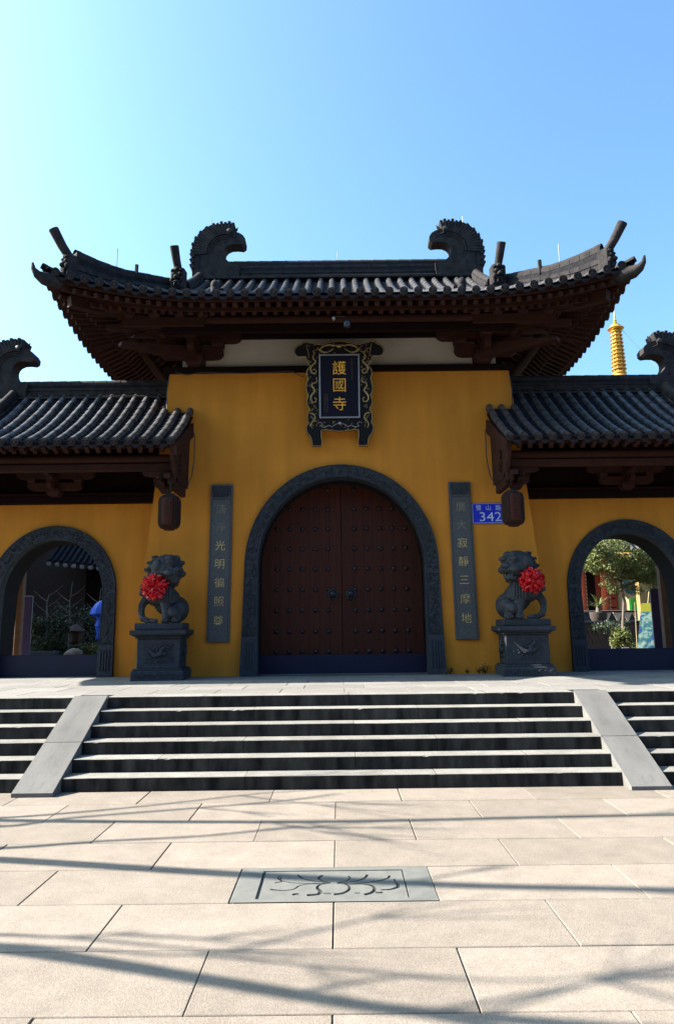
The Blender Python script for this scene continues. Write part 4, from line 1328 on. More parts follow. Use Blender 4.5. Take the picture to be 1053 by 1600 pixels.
# sloping lower tray and upper cornice in relief
def mir(pts): return pts, [(-a, b) for a, b in pts]
def relief(pts, r, y=-0.055, name='dragon_relief', mt='old_gold', amp=0):
    for s in (-1, 1):
        q = [(s * q6(*p)[0] * -1, y - 0.004 * math.sin(i * 1.7), q6(*p)[1]) for i, p in enumerate(pts)]
        n = len(q)
        rr = [r * (0.55 + 0.55 * math.sin(PI * (i + 0.6) / n)) for i in range(n)]
        MB(NBT).tube(q, rr, 6).build(name, M[mt], back, smooth=True)
relief([(286, 190), (300, 215), (285, 240), (292, 268), (312, 285), (296, 308), (272, 330), (262, 360), (276, 392), (305, 402), (316, 380), (300, 360), (282, 366)], 0.016)
relief([(314, 440), (322, 465), (306, 486), (280, 488), (274, 515), (292, 540), (300, 562), (280, 585), (264, 610), (262, 642), (280, 664), (308, 660), (314, 636), (296, 622)], 0.016)
relief([(250, 768), (272, 764), (292, 780), (302, 806), (292, 835), (270, 850), (262, 880), (275, 905)], 0.013)
relief([(268, 800), (284, 818), (276, 842)], 0.008)
relief([(520, 150), (500, 140), (470, 145), (440, 135), (400, 140), (365, 158), (350, 178), (375, 200), (410, 206), (445, 190), (470, 170)], 0.015)
relief([(330, 160), (342, 184), (362, 200), (400, 212)], 0.010)
relief([(320, 860), (345, 850), (365, 865), (350, 885), (380, 900), (420, 880), (450, 892), (480, 870), (520, 862)], 0.008, mt='silver')
relief([(230, 130), (236, 170), (246, 210), (250, 250)], 0.006)
MB(NBT).ball((0, -0.07, q6(520, 150)[1]), (0.05, 0.03, 0.035)).build('dragon_relief', M['old_gold'], back, smooth=True)
MB(NBT).ball((0, -0.055, q6(520, 860)[1]), (0.035, 0.02, 0.03)).build('pearl_relief', M['silver'], back, smooth=True)
random.seed(3)
mb = MB(NBT)
for k in range(150):      # cloud curls carved between the dragons
    s = random.choice((-1, 1)); u = random.uniform(235, 325); v = random.uniform(150, 900)
    if random.random() < 0.25: u, v = random.uniform(250, 520), random.choice((random.uniform(125, 215), random.uniform(830, 915)))
    x, z = q6(u, v)
    t0 = random.uniform(0, 6)
    mb.tube([(s * x + 0.016 * math.cos(t0 + t), -0.052, z + 0.016 * math.sin(t0 + t)) for t in (0, 1, 2, 3, 4)], 0.004, 4)
mb.build('cloud_relief', M['old_gold'], back, kind='stuff')
for ch, cy, sz in (('護', 352, 0.30), ('國', 512, 0.31), ('寺', 682, 0.30)):
    x, z = q6(523, cy)
    put(text_mb(ch, sz, 0.008, thin=0.006), NBT @ Matrix.Translation((0.0, -0.085, z))).build('character', M['gold'], pan)
for cx_, y0_, y1_, n_ in ((632, 275, 460, 10), (388, 600, 752, 9), (410, 600, 752, 9)):
    mb = MB(NBT)
    for k in range(n_):
        x, z = q6(cx_, y0_ + (y1_ - y0_) * k / (n_ - 1))
        mb.box(x - 0.007, x + 0.007, -0.079, -0.0755, z + 0.004, z + 0.007).box(x - 0.006, x + 0.006, -0.079, -0.0755, z - 0.006, z - 0.003).box(x - 0.0015, x + 0.0015, -0.0785, -0.0755, z - 0.01, z + 0.01)
    mb.build('small_inscription', M['old_gold'], pan)

# ------------------------------------------------------------------ couplet stones
def couplet(s, chars, label):
    cx = s * 2.42
    t = thing('couplet_stone', label, 'couplet stone', (cx, 13.55, TZ + 0.65))
    z0, z1 = 0.645, 3.815
    w = 0.225
    slab = MB(TL).bbox(cx - w, cx + w, -0.055, 0.0, z0, z1, 0.008).build('stone_slab', M['plaque'], t)
    MB(TL).bbox(cx - w + 0.03, cx + w - 0.03, -0.062, -0.056, z1 - 0.27, z1 - 0.03, 0.003).build('carved_head', M['carved'], t)
    MB(TL).box(cx - w + 0.035, cx + w - 0.035, -0.0585, -0.055, z1 - 0.315, z1 - 0.30).build('border_line', M['stone'], t)
    for e in (-1, 1):
        MB(TL).box(cx + e * (w - 0.035) - 0.004, cx + e * (w - 0.035) + 0.004, -0.0585, -0.055, z0 + 0.05, z1 - 0.318).build('border_line', M['stone'], t)
    n = len(chars)
    for k, c in enumerate(chars):
        z = z1 - 0.52 - k * 0.372
        faint = k < 2
        put(text_mb(c, 0.215, 0.003, thin=0.010), TL @ Matrix.Translation((cx, -0.057, z))).build('character', M['faded'] if faint else M['char_gold'], t)
M['char_gold'] = mat('character_gold', (0.62, 0.46, 0.17), 0.5, metal=0.2, scale=20, col2=(0.45, 0.33, 0.12))
M['faded'] = mat('character_faded', (0.24, 0.21, 0.13), 0.7, scale=30, col2=(0.13, 0.13, 0.12))
couplet(-1, '清淨光明徧照尊', 'long grey stone strip with gold characters, between the arched door and the closed-mouth lion')
couplet(1, '廣大寂靜三摩地', 'long grey couplet stone between the arched door and the blue number sign')
# 'long grey stone strip with gold characters, between the arched door and the lion on the left'

# ------------------------------------------------------------------ house number sign
sg = thing('address_sign', 'blue enamel street number sign 342 with white lettering beside the couplet stone', 'address sign', (2.97, 13.62, TZ + 2.95))
SGT = TL @ Matrix.Translation((2.985, -0.012, 3.155))
MB(SGT).bbox(-0.335, 0.335, -0.012, 0.0, -0.215, 0.215, 0.004).build('sign_plate', M['sign_blue'], sg)
for a, b, c, d in ((-0.32, 0.32, 0.195, 0.203), (-0.32, 0.32, -0.203, -0.195), (-0.324, -0.316, -0.203, 0.203), (0.316, 0.324, -0.203, 0.203)):
    MB(SGT).box(a, b, -0.0145, -0.0125, c, d).build('border_line', M['sign_white'], sg)
for ch, x in (('雪', -0.20), ('山', 0.0), ('路', 0.20)):
    put(text_mb(ch, 0.12, 0.001), SGT @ Matrix.Translation((x, -0.0145, 0.115))).build('character', M['sign_white'], sg)
for ch, x in (('3', -0.13), ('4', 0.03), ('2', 0.19)):
    tm = text_mb(ch, 0.27, 0.001)
    for v in tm.v: v.x *= 1.15
    put(tm, SGT @ Matrix.Translation((x, -0.0145, -0.07))).build('digit', M['sign_white'], sg)

# ------------------------------------------------------------------ lanterns
def lantern(s, label):
    x, y, z0, z1 = s * 3.20, 12.55, 3.64, 4.27
    t = thing('hanging_lantern', label, 'lantern', (x, y, z0), 'mesh lanterns hanging at the wing eaves')
    H = z1 - z0; r = 0.205
    prof = [(0.10, 0), (0.16, 0.02), (0.19, 0.06), (r, 0.12), (r, H - 0.12), (0.19, H - 0.06), (0.16, H - 0.02), (0.10, H)]
    body = MB().lathe((x, y, z0), [(a * 0.96, h) for a, h in prof], 28).build('lantern_body', M['lantern'], t, smooth=True)
    mb = MB()
    for k in range(28):
        a = 2 * PI * k / 28
        mb.tube([(x + rr * math.cos(a), y + rr * math.sin(a), z0 + h) for rr, h in prof], 0.0045, 4)
    for h in lin(0.07, H - 0.07, 13):
        rr = r if 0.12 <= h <= H - 0.12 else 0.195
        mb.tube([(x + rr * math.cos(2 * PI * k / 28), y + rr * math.sin(2 * PI * k / 28), z0 + h) for k in range(29)], 0.004, 4, caps=False)
    mb.build('wire_cage', M['cage'], t)
    # red printed panel wrapped on the front, with dark characters
    P, F = [], []
    for j, h in enumerate((0.07, 0.12, H - 0.12, H - 0.07)):
        rr = (r + 0.008) if 0 < j < 3 else 0.199
        for k in range(9):
            a = -PI / 2 + (k - 4) * 0.115
            P.append((x + rr * math.cos(a), y + rr * math.sin(a), z0 + h))
    for j in range(3):
        for k in range(8): F.append((j * 9 + k, j * 9 + k + 1, (j + 1) * 9 + k + 1, (j + 1) * 9 + k))
    MB().add(P, F).build('lantern_panel', M['lantern_red'], t, smooth=True)
    for k, c in enumerate('護國寺'):
        tm = text_mb(c, 0.125, 0.002)
        put(tm, Matrix.Translation((x, y - r - 0.014, z0 + H * 0.72 - k * 0.135))).build('character', M['cage'], t)
    MB().lathe((x, y, z1 - 0.01), [(0.11, 0), (0.115, 0.02), (0.09, 0.045), (0.02, 0.05)], 18).build('lantern_cap', M['iron'], t, smooth=True)
    MB().lathe((x, y, z0 - 0.02), [(0.095, 0), (0.10, 0.015), (0.10, 0.03)], 18).build('lantern_base', M['lantern_red'], t, smooth=True)
    MB().tube([(x, y, z1 + 0.03), (x, y, z1 + 0.3)], 0.007, 6).build('hook_wire', M['iron'], t)
M['cage'] = mat('cage_wire', (0.05, 0.022, 0.015), 0.6, scale=20, spec=0.2)
lantern(-1, 'dark red mesh lantern hanging beside the pier above the lion left of the door')
lantern(1, 'dark red mesh lantern hanging in front of the right edge of the blue 342 sign')

# ------------------------------------------------------------------ cables, camera
def cable(pts, label):
    o = MB().tube(pts, 0.011, 5).build('cable', M['cable'], None, smooth=True)
    tag(o, label, 'cable')
for s, lb in ((-1, 'black cable running down the pier edge and round the roof end on the sunlit-tile side'), (1, 'black cable running down the pier edge and round the roof end near the pagoda')):
    pts = [(s * 3.60, 13.78, 7.12), (s * 3.63, 13.74, 6.7), (s * 3.60, 13.70, 6.2), (s * 3.48, 13.62, 5.98), (s * 3.25, 13.60, 5.98), (s * 3.06, 13.58, 5.95), (s * 2.985, 13.56, 5.75), (s * 2.97, 13.5, 5.2), (s * 3.0, 13.45, 4.85), (s * 3.08, 13.40, 4.6)]
    cable(pts, lb)
cable([(-3.45, 13.66, 7.15), (-3.2, 13.65, 7.08), (-2.9, 13.65, 7.13), (-2.0, 13.65, 7.10), (-1.0, 13.65, 7.13), (-0.75, 13.65, 7.0)], 'thin black wire sagging along the top of the ochre wall')
sc_ = thing('security_camera', 'small dome security camera under the eave above the name board', 'camera', (0.15, 12.1, 7.4))
MB().tube([(0.15, 12.15, 7.62), (0.15, 12.15, 7.50)], 0.02, 8).build('bracket', M['iron'], sc_)
MB().lathe((0.15, 12.15, 7.40), [(0.03, 0), (0.06, 0.02), (0.075, 0.05), (0.075, 0.10), (0.03, 0.11)], 16).build('housing', M['glass_dark'], sc_, smooth=True)
MB().tube([(-0.1, 12.12, 7.56), (-0.1, 12.02, 7.53)], 0.03, 8).build('flood_lamp', M['silver'], sc_)
MB().tube([(-0.1, 12.12, 7.62), (0.15, 12.15, 7.62)], 0.008, 5).build('cable_run', M['cable'], sc_)

# ------------------------------------------------------------------ pedestals and lions
def remesh(mb, voxel, smooth=6):
    """fuse overlapping solids into one skin"""
    me = bpy.data.meshes.new('tmp'); me.from_pydata([tuple(v) for v in mb.v], [], mb.f)
    o = bpy.data.objects.new('tmp', me); COL.objects.link(o)
    md = o.modifiers.new('r', 'REMESH'); md.mode = 'VOXEL'; md.voxel_size = voxel
    ms = o.modifiers.new('s', 'SMOOTH'); ms.iterations = smooth; ms.factor = 0.5
    bpy.context.view_layer.update()
    m2 = bpy.data.meshes.new_from_object(o.evaluated_get(bpy.context.evaluated_depsgraph_get()))
    out = MB(); out.v = [v.co.copy() for v in m2.vertices]; out.f = [tuple(p.vertices) for p in m2.polygons]
    bpy.data.objects.remove(o); bpy.data.meshes.remove(me); bpy.data.meshes.remove(m2)
    return out
def chain(mb, pts, rs, n=12):
    """overlapping balls along a path for a fused limb"""
    pts = [Vector(p) for p in pts]
    mb.tube(pts, rs, n)
    for p, r in zip(pts, rs): mb.ball(p, r, 12, 8)
def lion(s, label):
    cx, yc, zb = s * 3.36, 12.98, TZ
    ROT = Matrix.Translation((cx, yc, zb)) @ Matrix.Rotation(R(3.5) * -s, 4, 'Z')
    pd = thing('stone_pedestal', ('blue-grey carved stone pedestal under the closed-mouth lion' if s < 0 else 'blue-grey carved stone pedestal with one sunlit side, under the open-mouth lion'), 'pedestal', (cx, yc, zb))
    mb = MB(ROT).bbox(-0.47, 0.47, -0.46, 0.46, 0.0, 0.17, 0.012).build('base_block', M['stone'], pd)
    MB(ROT).bbox(-0.44, 0.44, -0.43, 0.43, 0.171, 0.205, 0.01).build('moulding', M['stone'], pd)
    die = MB(ROT).bbox(-0.385, 0.385, -0.385, 0.385, 0.206, 0.74, 0.012).build('pedestal_block', M['stone'], pd)
    MB(ROT).bbox(-0.42, 0.42, -0.42, 0.42, 0.741, 0.775, 0.01).build('moulding', M['stone'], pd)
    # cap with chamfered under edge
    a, b = 0.43, 0.50
    MB(ROT).add([(-a, -a, 0.776), (a, -a, 0.776), (a, a, 0.776), (-a, a, 0.776), (-b, -b, 0.82), (b, -b, 0.82), (b, b, 0.82), (-b, b, 0.82), (-b, -b, 0.895), (b, -b, 0.895), (b, b, 0.895), (-b, b, 0.895)],
                [(3, 2, 1, 0), (8, 9, 10, 11)] + [(i, (i + 1) % 4, 4 + (i + 1) % 4, 4 + i) for i in range(4)] + [(4 + i, 4 + (i + 1) % 4, 8 + (i + 1) % 4, 8 + i) for i in range(4)]).build('cap_block', M['stone'], pd)
    # relief panels: vines on front and inner side, waves on the base
    random.seed(11 + s)
    for face in (0, 1):
        T = ROT if face == 0 else ROT @ Matrix.Rotation(PI / 2 * -s, 4, 'Z')
        yf = -0.385
        mb = MB(T).box(-0.26, 0.26, yf - 0.004, yf - 0.0005, 0.30, 0.66)
        mb.build('relief_ground', M['stone'], die)
        mb = MB(T)
        # a winding beast body and a cloud of leaves
        pts = [(-0.20, yf - 0.012, 0.58), (-0.12, yf - 0.02, 0.50), (-0.05, yf - 0.025, 0.44), (0.04, yf - 0.025, 0.46), (0.06, yf - 0.02, 0.54), (0.13, yf - 0.02, 0.60), (0.21, yf - 0.012, 0.56)]
        mb.tube(pts, [0.016, 0.028, 0.04, 0.044, 0.036, 0.03, 0.012], 8)
        mb.ball((0.10, yf - 0.02, 0.47), (0.05, 0.03, 0.04))
        for k in range(60):
            u, v = random.uniform(-0.24, 0.24), random.uniform(0.32, 0.64)
            t0 = random.uniform(0, 6)
            if v < 0.38 or random.random() < 0.6:
                mb.tube([(u + 0.022 * math.cos(t0 + t), yf - 0.008, v + 0.018 * math.sin(t0 + t)) for t in (0, 1, 2, 3)], [0.008, 0.015, 0.013, 0.005], 5)
            else:
                mb.ball((u, yf - 0.006, v), (0.018, 0.012, 0.012), 6, 4)
        mb.build('relief_carving', M['stone'], die, smooth=True)
        mb = MB(T)
        for k in range(9):
            u = -0.40 + k * 0.1
            mb.tube([(u + 0.04 * math.cos(t * 0.8), -0.463, 0.085 + 0.035 * math.sin(t * 0.8 + (k % 2) * PI)) for t in range(7)], [0.004, 0.007, 0.009, 0.009, 0.009, 0.007, 0.003], 5)
        mb.build('base_scroll', M['stone'], pd, smooth=True)

    # the lion: local frame, -y towards the viewer, x towards the door is "inner" (i)
    t = thing('stone_lion', label, 'stone lion', (cx, yc, zb + 0.9))
    LT = ROT @ Matrix.Translation((0, 0, 0.897)) @ Matrix.Diagonal((-s, 1, 1, 1))     # local +x = towards the door
    def fin(mb):
        mb.v = [LT @ v for v in mb.v]
        if s > 0: mb.f = [f[::-1] for f in mb.f]
        return mb
    fin(MB().bbox(-0.44, 0.42, -0.40, 0.40, 0.0, 0.125, 0.01)).build('plinth', M['stone'], t)
    Z = 0.12
    m1 = MB()
    # trunk: sitting, body runs from haunch (inner back) up to the chest (outer front)
    m1.ball((0.20, 0.10, Z + 0.26), (0.26, 0.27, 0.26), 18, 12)            # haunch
    m1.ball((0.05, 0.02, Z + 0.42), (0.25, 0.26, 0.27), 18, 12)
    m1.ball((-0.07, -0.08, Z + 0.56), (0.29, 0.27, 0.26), 18, 12)          # chest
    m1.ball((-0.02, 0.0, Z + 0.74), (0.22, 0.21, 0.20), 18, 12)            # neck
    # mane mass behind the head
    m1.ball((-0.03, 0.06, Z + 0.99), (0.31, 0.27, 0.30), 18, 12)
    m1.ball((-0.12, 0.08, Z + 0.72), (0.27, 0.22, 0.25), 16, 10)
    # hind leg on the viewer's side
    chain(m1, [(0.28, -0.10, Z + 0.24), (0.22, -0.26, Z + 0.20), (0.30, -0.22, Z + 0.06)], [0.17, 0.12, 0.075])
    m1.ball((0.28, -0.31, Z + 0.045), (0.085, 0.12, 0.055), 12, 8)
    # front leg straight down
    chain(m1, [(0.06, -0.20, Z + 0.52), (0.08, -0.27, Z + 0.30), (0.10, -0.28, Z + 0.08)], [0.14, 0.085, 0.07])
    m1.ball((0.10, -0.33, Z + 0.045), (0.09, 0.11, 0.055), 12, 8)
    # outer front leg raised and curling over, ending in a paw at the breast
    chain(m1, [(-0.26, -0.10, Z + 0.50), (-0.355, -0.16, Z + 0.36), (-0.375, -0.20, Z + 0.22), (-0.33, -0.24, Z + 0.09), (-0.22, -0.28, Z + 0.04), (-0.08, -0.32, Z + 0.04)], [0.10, 0.072, 0.062, 0.06, 0.052, 0.045])
    chain(m1, [(-0.24, -0.05, Z + 0.56), (-0.36, -0.12, Z + 0.66), (-0.38, -0.16, Z + 0.56)], [0.10, 0.075, 0.06])
    # tail up the back
    chain(m1, [(0.10, 0.34, Z + 0.08), (0.08, 0.38, Z + 0.35), (0.0, 0.33, Z + 0.6), (0.04, 0.28, Z + 0.75)], [0.06, 0.09, 0.10, 0.05])
    # head, turned towards the door
    H = Matrix.Translation((0.05, -0.12, Z + 0.98)) @ Matrix.Rotation(R(52), 4, 'Z') @ Matrix.Rotation(R(4), 4, 'X') @ Matrix.Scale(1.2, 4)
    hb = MB()
    hb.ball((0, 0.0, 0.02), (0.235, 0.23, 0.235), 18, 12)
    hb.ball((0, -0.15, -0.01), (0.165, 0.14, 0.10), 16, 10)           # upper muzzle
    hb.ball((0, -0.27, 0.025), (0.085, 0.055, 0.05), 12, 8)            # nose
    for e in (-1, 1):
        hb.ball((e * 0.045, -0.29, 0.02), (0.032, 0.035, 0.03), 8, 6)
        hb.ball((e * 0.10, -0.20, 0.13), (0.085, 0.06, 0.04), 12, 8)   # brow
        hb.ball((e * 0.10, -0.20, 0.085), (0.042, 0.04, 0.038), 10, 7) # eye
        hb.ball((e * 0.13, -0.20, -0.04), (0.07, 0.08, 0.06), 12, 8)   # cheek
        hb.ball((e * 0.215, -0.02, 0.07), (0.05, 0.08, 0.09), 10, 8)   # ear
        hb.ball((e * 0.06, -0.13, 0.19), (0.07, 0.08, 0.06), 10, 8)
        hb.tube([(e * 0.05, -0.275, -0.03), (e * 0.10, -0.25, -0.055), (e * 0.16, -0.17, -0.06), (e * 0.19, -0.08, -0.03)], [0.02, 0.026, 0.026, 0.02], 8)
    if s > 0:
        hb.ball((0, -0.13, -0.17), (0.13, 0.135, 0.055), 14, 8)       # open lower jaw
        hb.ball((0, -0.05, -0.13), (0.16, 0.10, 0.10), 14, 8)
        hb.ball((0, -0.16, -0.125), (0.07, 0.09, 0.018), 10, 6)       # tongue
        for e in (-1, 1): hb.tube([(e * 0.085, -0.235, -0.06), (e * 0.085, -0.235, -0.15)], [0.02, 0.012], 6)
    else:
        hb.ball((0, -0.12, -0.11), (0.155, 0.145, 0.075), 14, 8)
        hb.ball((0, -0.18, -0.15), (0.08, 0.08, 0.06), 10, 7)
    hb.v = [H @ v for v in hb.v]
    m1.add(hb.v, hb.f)
    # mane curls
    random.seed(5)
    curls = []
    for ring, (rad, zc, nn) in enumerate(((0.255, 1.13, 13), (0.30, 1.00, 15), (0.305, 0.86, 14), (0.28, 0.73, 12), (0.17, 1.24, 8))):
        for k in range(nn):
            a = R(-10) + R(290) * k / nn + ring * 0.2
            # leave the face (direction of H's -y) clear
            fx = math.cos(a); fy = math.sin(a)
            fd = Vector((math.sin(R(48)), -math.cos(R(48))))
            if fd.dot(Vector((fx, fy))) > (0.05 if ring != 4 else 0.3): continue
            cc = (-0.03 + rad * fx, 0.05 + rad * 0.9 * fy, Z + zc + random.uniform(-0.01, 0.01))
            curls.append((cc, 0, 0))
            m1.ball(cc, 0.046 + random.uniform(-0.004, 0.004), 8, 6)
    body = remesh(m1, 0.0115, 1)
    # carve fine relief: curls and strands pressed into the skin along the surface
    for i, v in enumerate(body.v):
        f_ = noise.noise(v * 16) * 0.006 + noise.noise(v * 42 + Vector((3, 1, 2))) * 0.003
        zc = v.z - Z
        if zc > 0.5 and v.y > -0.12: f_ += 0.008 * math.sin(60 * zc + 22 * v.x + 5 * noise.noise(v * 6))
        d = (v - Vector((0, 0, v.z))); d = d.normalized() if d.length > 1e-4 else Vector((0, 0, 1))
        body.v[i] = v + d * f_
    fin(body).build('lion_body', M['lion'], t, smooth=70)
    # fluted strands on the leg and a harness bell, spirals on chest
    mb = MB()
    for k in range(5):
        x0 = -0.02 + k * 0.05
        mb.tube([(x0 - 0.03, -0.27, Z + 0.66), (x0 - 0.01, -0.33, Z + 0.55), (x0, -0.345, Z + 0.45), (x0 + 0.01, -0.345, Z + 0.38)], [0.018, 0.024, 0.026, 0.012], 6)
    for (u, v) in ((0.03, 0.68), (0.09, 0.72), (0.13, 0.65), (0.06, 0.62)):
        mb.tube([(u + 0.026 * math.cos(t_), -0.285, Z + v + 0.026 * math.sin(t_)) for t_ in lin(0, 2 * PI, 8)], 0.009, 5, caps=False)
    for k in range(3):
        o_ = (k - 1) * 0.028
        mb.tube([(-0.30 + o_, -0.20, Z + 0.50), (-0.375 + o_, -0.245, Z + 0.34), (-0.375 + o_, -0.27, Z + 0.21), (-0.32 + o_ * 0.5, -0.31, Z + 0.09 - o_), (-0.2, -0.335, Z + 0.045 - o_)], [0.012, 0.016, 0.016, 0.014, 0.01], 6)
    for k in range(3):
        mb.ball((0.245 + k * 0.04, -0.42, Z + 0.035), (0.02, 0.035, 0.03), 8, 6)
        mb.ball((0.065 + k * 0.035, -0.43, Z + 0.035), (0.018, 0.03, 0.03), 8, 6)
    fin(mb).build('carved_strands', M['lion'], t, smooth=True, kind='stuff')
    mb = MB()
    for (cx_, cz_, sd_) in curls:
        px_, py_, pz_ = cx_
        nrm_ = Vector((px_ + 0.03, py_ - 0.05, 0)).normalized()
        tg_ = Vector((-nrm_.y, nrm_.x, 0))
        c_ = Vector((px_, py_, pz_)) + nrm_ * 0.05
        mb.tube([c_ + tg_ * (0.034 * (1 - q / 9) * math.cos(q * 0.9)) + Vector((0, 0, 0.034 * (1 - q / 9) * math.sin(q * 0.9))) + nrm_ * 0.006 for q in range(9)], [0.004, 0.007, 0.009, 0.009, 0.009, 0.009, 0.008, 0.008, 0.008], 5)
    fin(mb).build('mane_curls', M['lion'], t, smooth=True, kind='stuff')
    # silk rosette and sash: things of their own
    rc = Vector((-0.15, -0.33, Z + 0.70)) if s > 0 else Vector((-0.11, -0.35, Z + 0.66))
    rs = thing('silk_rosette', ('crumpled red silk flower ball tied on the chest of the closed-mouth lion' if s < 0 else 'crumpled red silk flower ball tied on the chest of the open-mouth lion'), 'rosette', LT @ rc)
    mb = MB(); random.seed(40 + s)
    RR = 0.235
    mb.ball(rc, RR * 0.72, 16, 10)
    for k in range(230):
        # outward loops of ribbon
        d = Vector((random.gauss(0, 1), random.gauss(0, 1), random.gauss(0, 1))).normalized()
        if d.y > 0.45: continue
        tg = d.cross(Vector((random.gauss(0, 1), random.gauss(0, 1), random.gauss(0, 1)))).normalized()
        bn = d.cross(tg)
        wd = random.uniform(0.016, 0.032); ln = random.uniform(0.045, 0.085)
        bend = random.uniform(0.6, 1.5)
        P = []; n = 6
        for i in range(n + 1):
            u = i / n * PI
            c = rc + d * (RR * 0.66 + math.sin(u) * RR * random.uniform(0.28, 0.38)) + tg * (math.cos(u) * ln * 0.55) + bn * 0.012 * math.sin(3 * u + k)
            sd_ = (bn + d * 0.5 * math.sin(u * bend)).normalized()
            P += [c - sd_ * wd, c + sd_ * wd + d * 0.012 * math.sin(5 * u)]
        mb.add(P, [(2 * i, 2 * i + 1, 2 * i + 3, 2 * i + 2) for i in range(n)])
    fin(mb).build('silk_loops', M['red_silk'], rs, smooth=60)
    mb = MB()
    ring = []
    for k in range(21):
        a = 2 * PI * k / 20
        ring.append(Vector((-0.03 + 0.31 * math.cos(a), -0.02 + 0.30 * math.sin(a), Z + 0.70 + 0.09 * math.cos(a) )))
    for p, q in zip(ring[:-1], ring[1:]): mb.beam(p, q + (q - p) * 0.1, 0.012, 0.045)
    fin(mb).build('silk_sash', M['red_silk'], rs)
lion(-1, 'dark stone guardian lion with closed mouth on the pedestal left of the door')
lion(1, 'dark stone guardian lion with open mouth on the pedestal right of the door')

# weeds at the wall foot
def leaf_cluster(mb, c, r, n, size, seed=0, flat=1.0):
    rnd = random.Random(seed)
    c = Vector(c)
    for _ in range(n):
        d = Vector((rnd.gauss(0, 1), rnd.gauss(0, 1), rnd.gauss(0, 1)))
        d = d.normalized() * (rnd.random() ** 0.4)
        p = c + Vector((d.x * r[0], d.y * r[1], d.z * r[2]))
        a = Vector((rnd.gauss(0, 1), rnd.gauss(0, 1), rnd.gauss(0, 1) * flat)).normalized()
        b = a.cross(Vector((rnd.gauss(0, 1), rnd.gauss(0, 1), rnd.gauss(0, 1)))).normalized()
        s_ = size * rnd.uniform(0.6, 1.3)
        nrm = a.cross(b) * s_ * 0.12
        mb.add([p - a * s_, p + b * s_ * 0.42 + nrm, p + a * s_, p - b * s_ * 0.42 + nrm], [(0, 1, 2, 3)])
for k, (x, n_) in enumerate(((2.05, 8), (2.72, 16), (2.60, 8), (2.38, 6))):
    mb = MB()
    rnd = random.Random(k)
    leaf_cluster(mb, (x, 13.40, TZ + 0.05 + n_ * 0.003), (0.03 + n_ * 0.006, 0.04, 0.03 + n_ * 0.004), n_ * 4, 0.022, k)
    for _ in range(n_ // 2):
        a = rnd.uniform(0, 2 * PI); L_2 = rnd.uniform(0.05, 0.12)
        p = Vector((x, 13.43, TZ)); q = p + Vector((math.cos(a) * L_2 * 0.7, -abs(math.sin(a)) * 0.05, L_2))
        w_ = 0.014
        mb.add([p, p.lerp(q, 0.5) + Vector((w_, 0, 0.02)), q, p.lerp(q, 0.5) - Vector((w_, 0, -0.01))], [(0, 1, 2, 3)])
    tag(mb.build('weed', M['leaf_dark'], None), ['small weed at the foot of the door jamb', 'largest dark weed growing at the wall foot near the lion with the open mouth', 'thin weed beside the largest weed at the wall foot', 'tiny weed below the couplet stone at the wall foot'][k], 'weed')

# ------------------------------------------------------------------ behind the gate: courtyards seen through the arches
CZ = TZ
def wallbox(name, mt_, x0, x1, y0, y1, z0, z1, parent=None, b=0.01):
    return MB().bbox(x0, x1, y0, y1, z0, z1, b).build(name, M[mt_], parent)
# posts and folded navy boards behind both side arches
for s in (-1, 1):
    tag(wallbox('door_post', 'post_wood', s * 6.98 - 0.06, s * 6.98 + 0.06, 14.98, 15.14, CZ, 4.2) if False else MB().bbox(s * 7.02 - 0.06, s * 7.02 + 0.06, 14.98, 15.14, CZ, 4.2, 0.01).build('door_post', M['post_brown'], None),
        'ochre brown post standing behind the arch on the %s' % ('bush side' if s < 0 else 'poster side'), 'post')
    tag(MB().bbox(s * 7.32 - 0.16, s * 7.32 + 0.16, 15.95, 16.0, CZ, 2.62, 0.006).build('navy_board', M['navy'], None),
        'upright navy board behind the arch next to the %s' % ('large dark bush' if s < 0 else 'flowered poster'), 'board')

# right court: orange hall on a raised platform
h = thing('orange_hall', 'sunlit orange hall with red door leaves and a cream end wall seen through the arch', 'hall', (12, 31, CZ))
wallbox('platform', 'stone', 9.5, 18, 28.6, 36, CZ - 0.1, 2.36, h)
wallbox('platform_edge', 'terrace', 9.45, 18, 28.55, 29.4, 2.362, 2.44, h)
wallbox('wall', 'orange', 9.5, 12.52, 31, 31.3, 2.44, 5.2, h)
for x0 in (10.75, 11.75, 12.1):
    d = wallbox('door_leaf', 'orange', x0, x0 + 0.33, 30.93, 31, 2.45, 4.4, h)
    for z0 in (2.6, 3.3): wallbox('door_panel', 'cream' if False else 'door', x0 + 0.05, x0 + 0.28, 30.915, 30.93, z0, z0 + 0.05, d, 0.002)
    wallbox('door_panel', 'door', x0 + 0.07, x0 + 0.26, 30.915, 30.93, 3.0, 3.06, d, 0.002)
for x0 in (10.55, 11.55):
    c = MB().lathe((x0, 30.0, 2.44), [(0.14, 0), (0.14, 2.8)], 14).build('column', M['orange'], h, smooth=True)
    for k in range(12):
        MB().box(x0 + 0.16, x0 + 0.2, 29.9, 29.92, 2.5 + k * 0.16, 2.58 + k * 0.16).build('hanging_sign_piece', M['cream'], c)
wallbox('doorway', 'dark_wood', 11.15, 11.5, 30.9, 31.0, 2.45, 4.5, h)
cw = MB().add([(12.5, 31, 2.44), (13.5, 29.9, 2.44), (13.5, 29.9, 5.0), (12.5, 31, 5.0), (12.6, 31.3, 2.44), (13.7, 30.2, 2.44), (13.7, 30.2, 5.0), (12.6, 31.3, 5.0)],
              [(0, 1, 2, 3), (5, 4, 7, 6), (0, 4, 5, 1), (3, 2, 6, 7), (1, 5, 6, 2), (4, 0, 3, 7)]).build('end_wall', M['cream'], h)
TM = Matrix.Translation((12.93, 30.50, 3.55)) @ Matrix.Rotation(-math.atan2(1.1, 1.0), 4, 'Z')
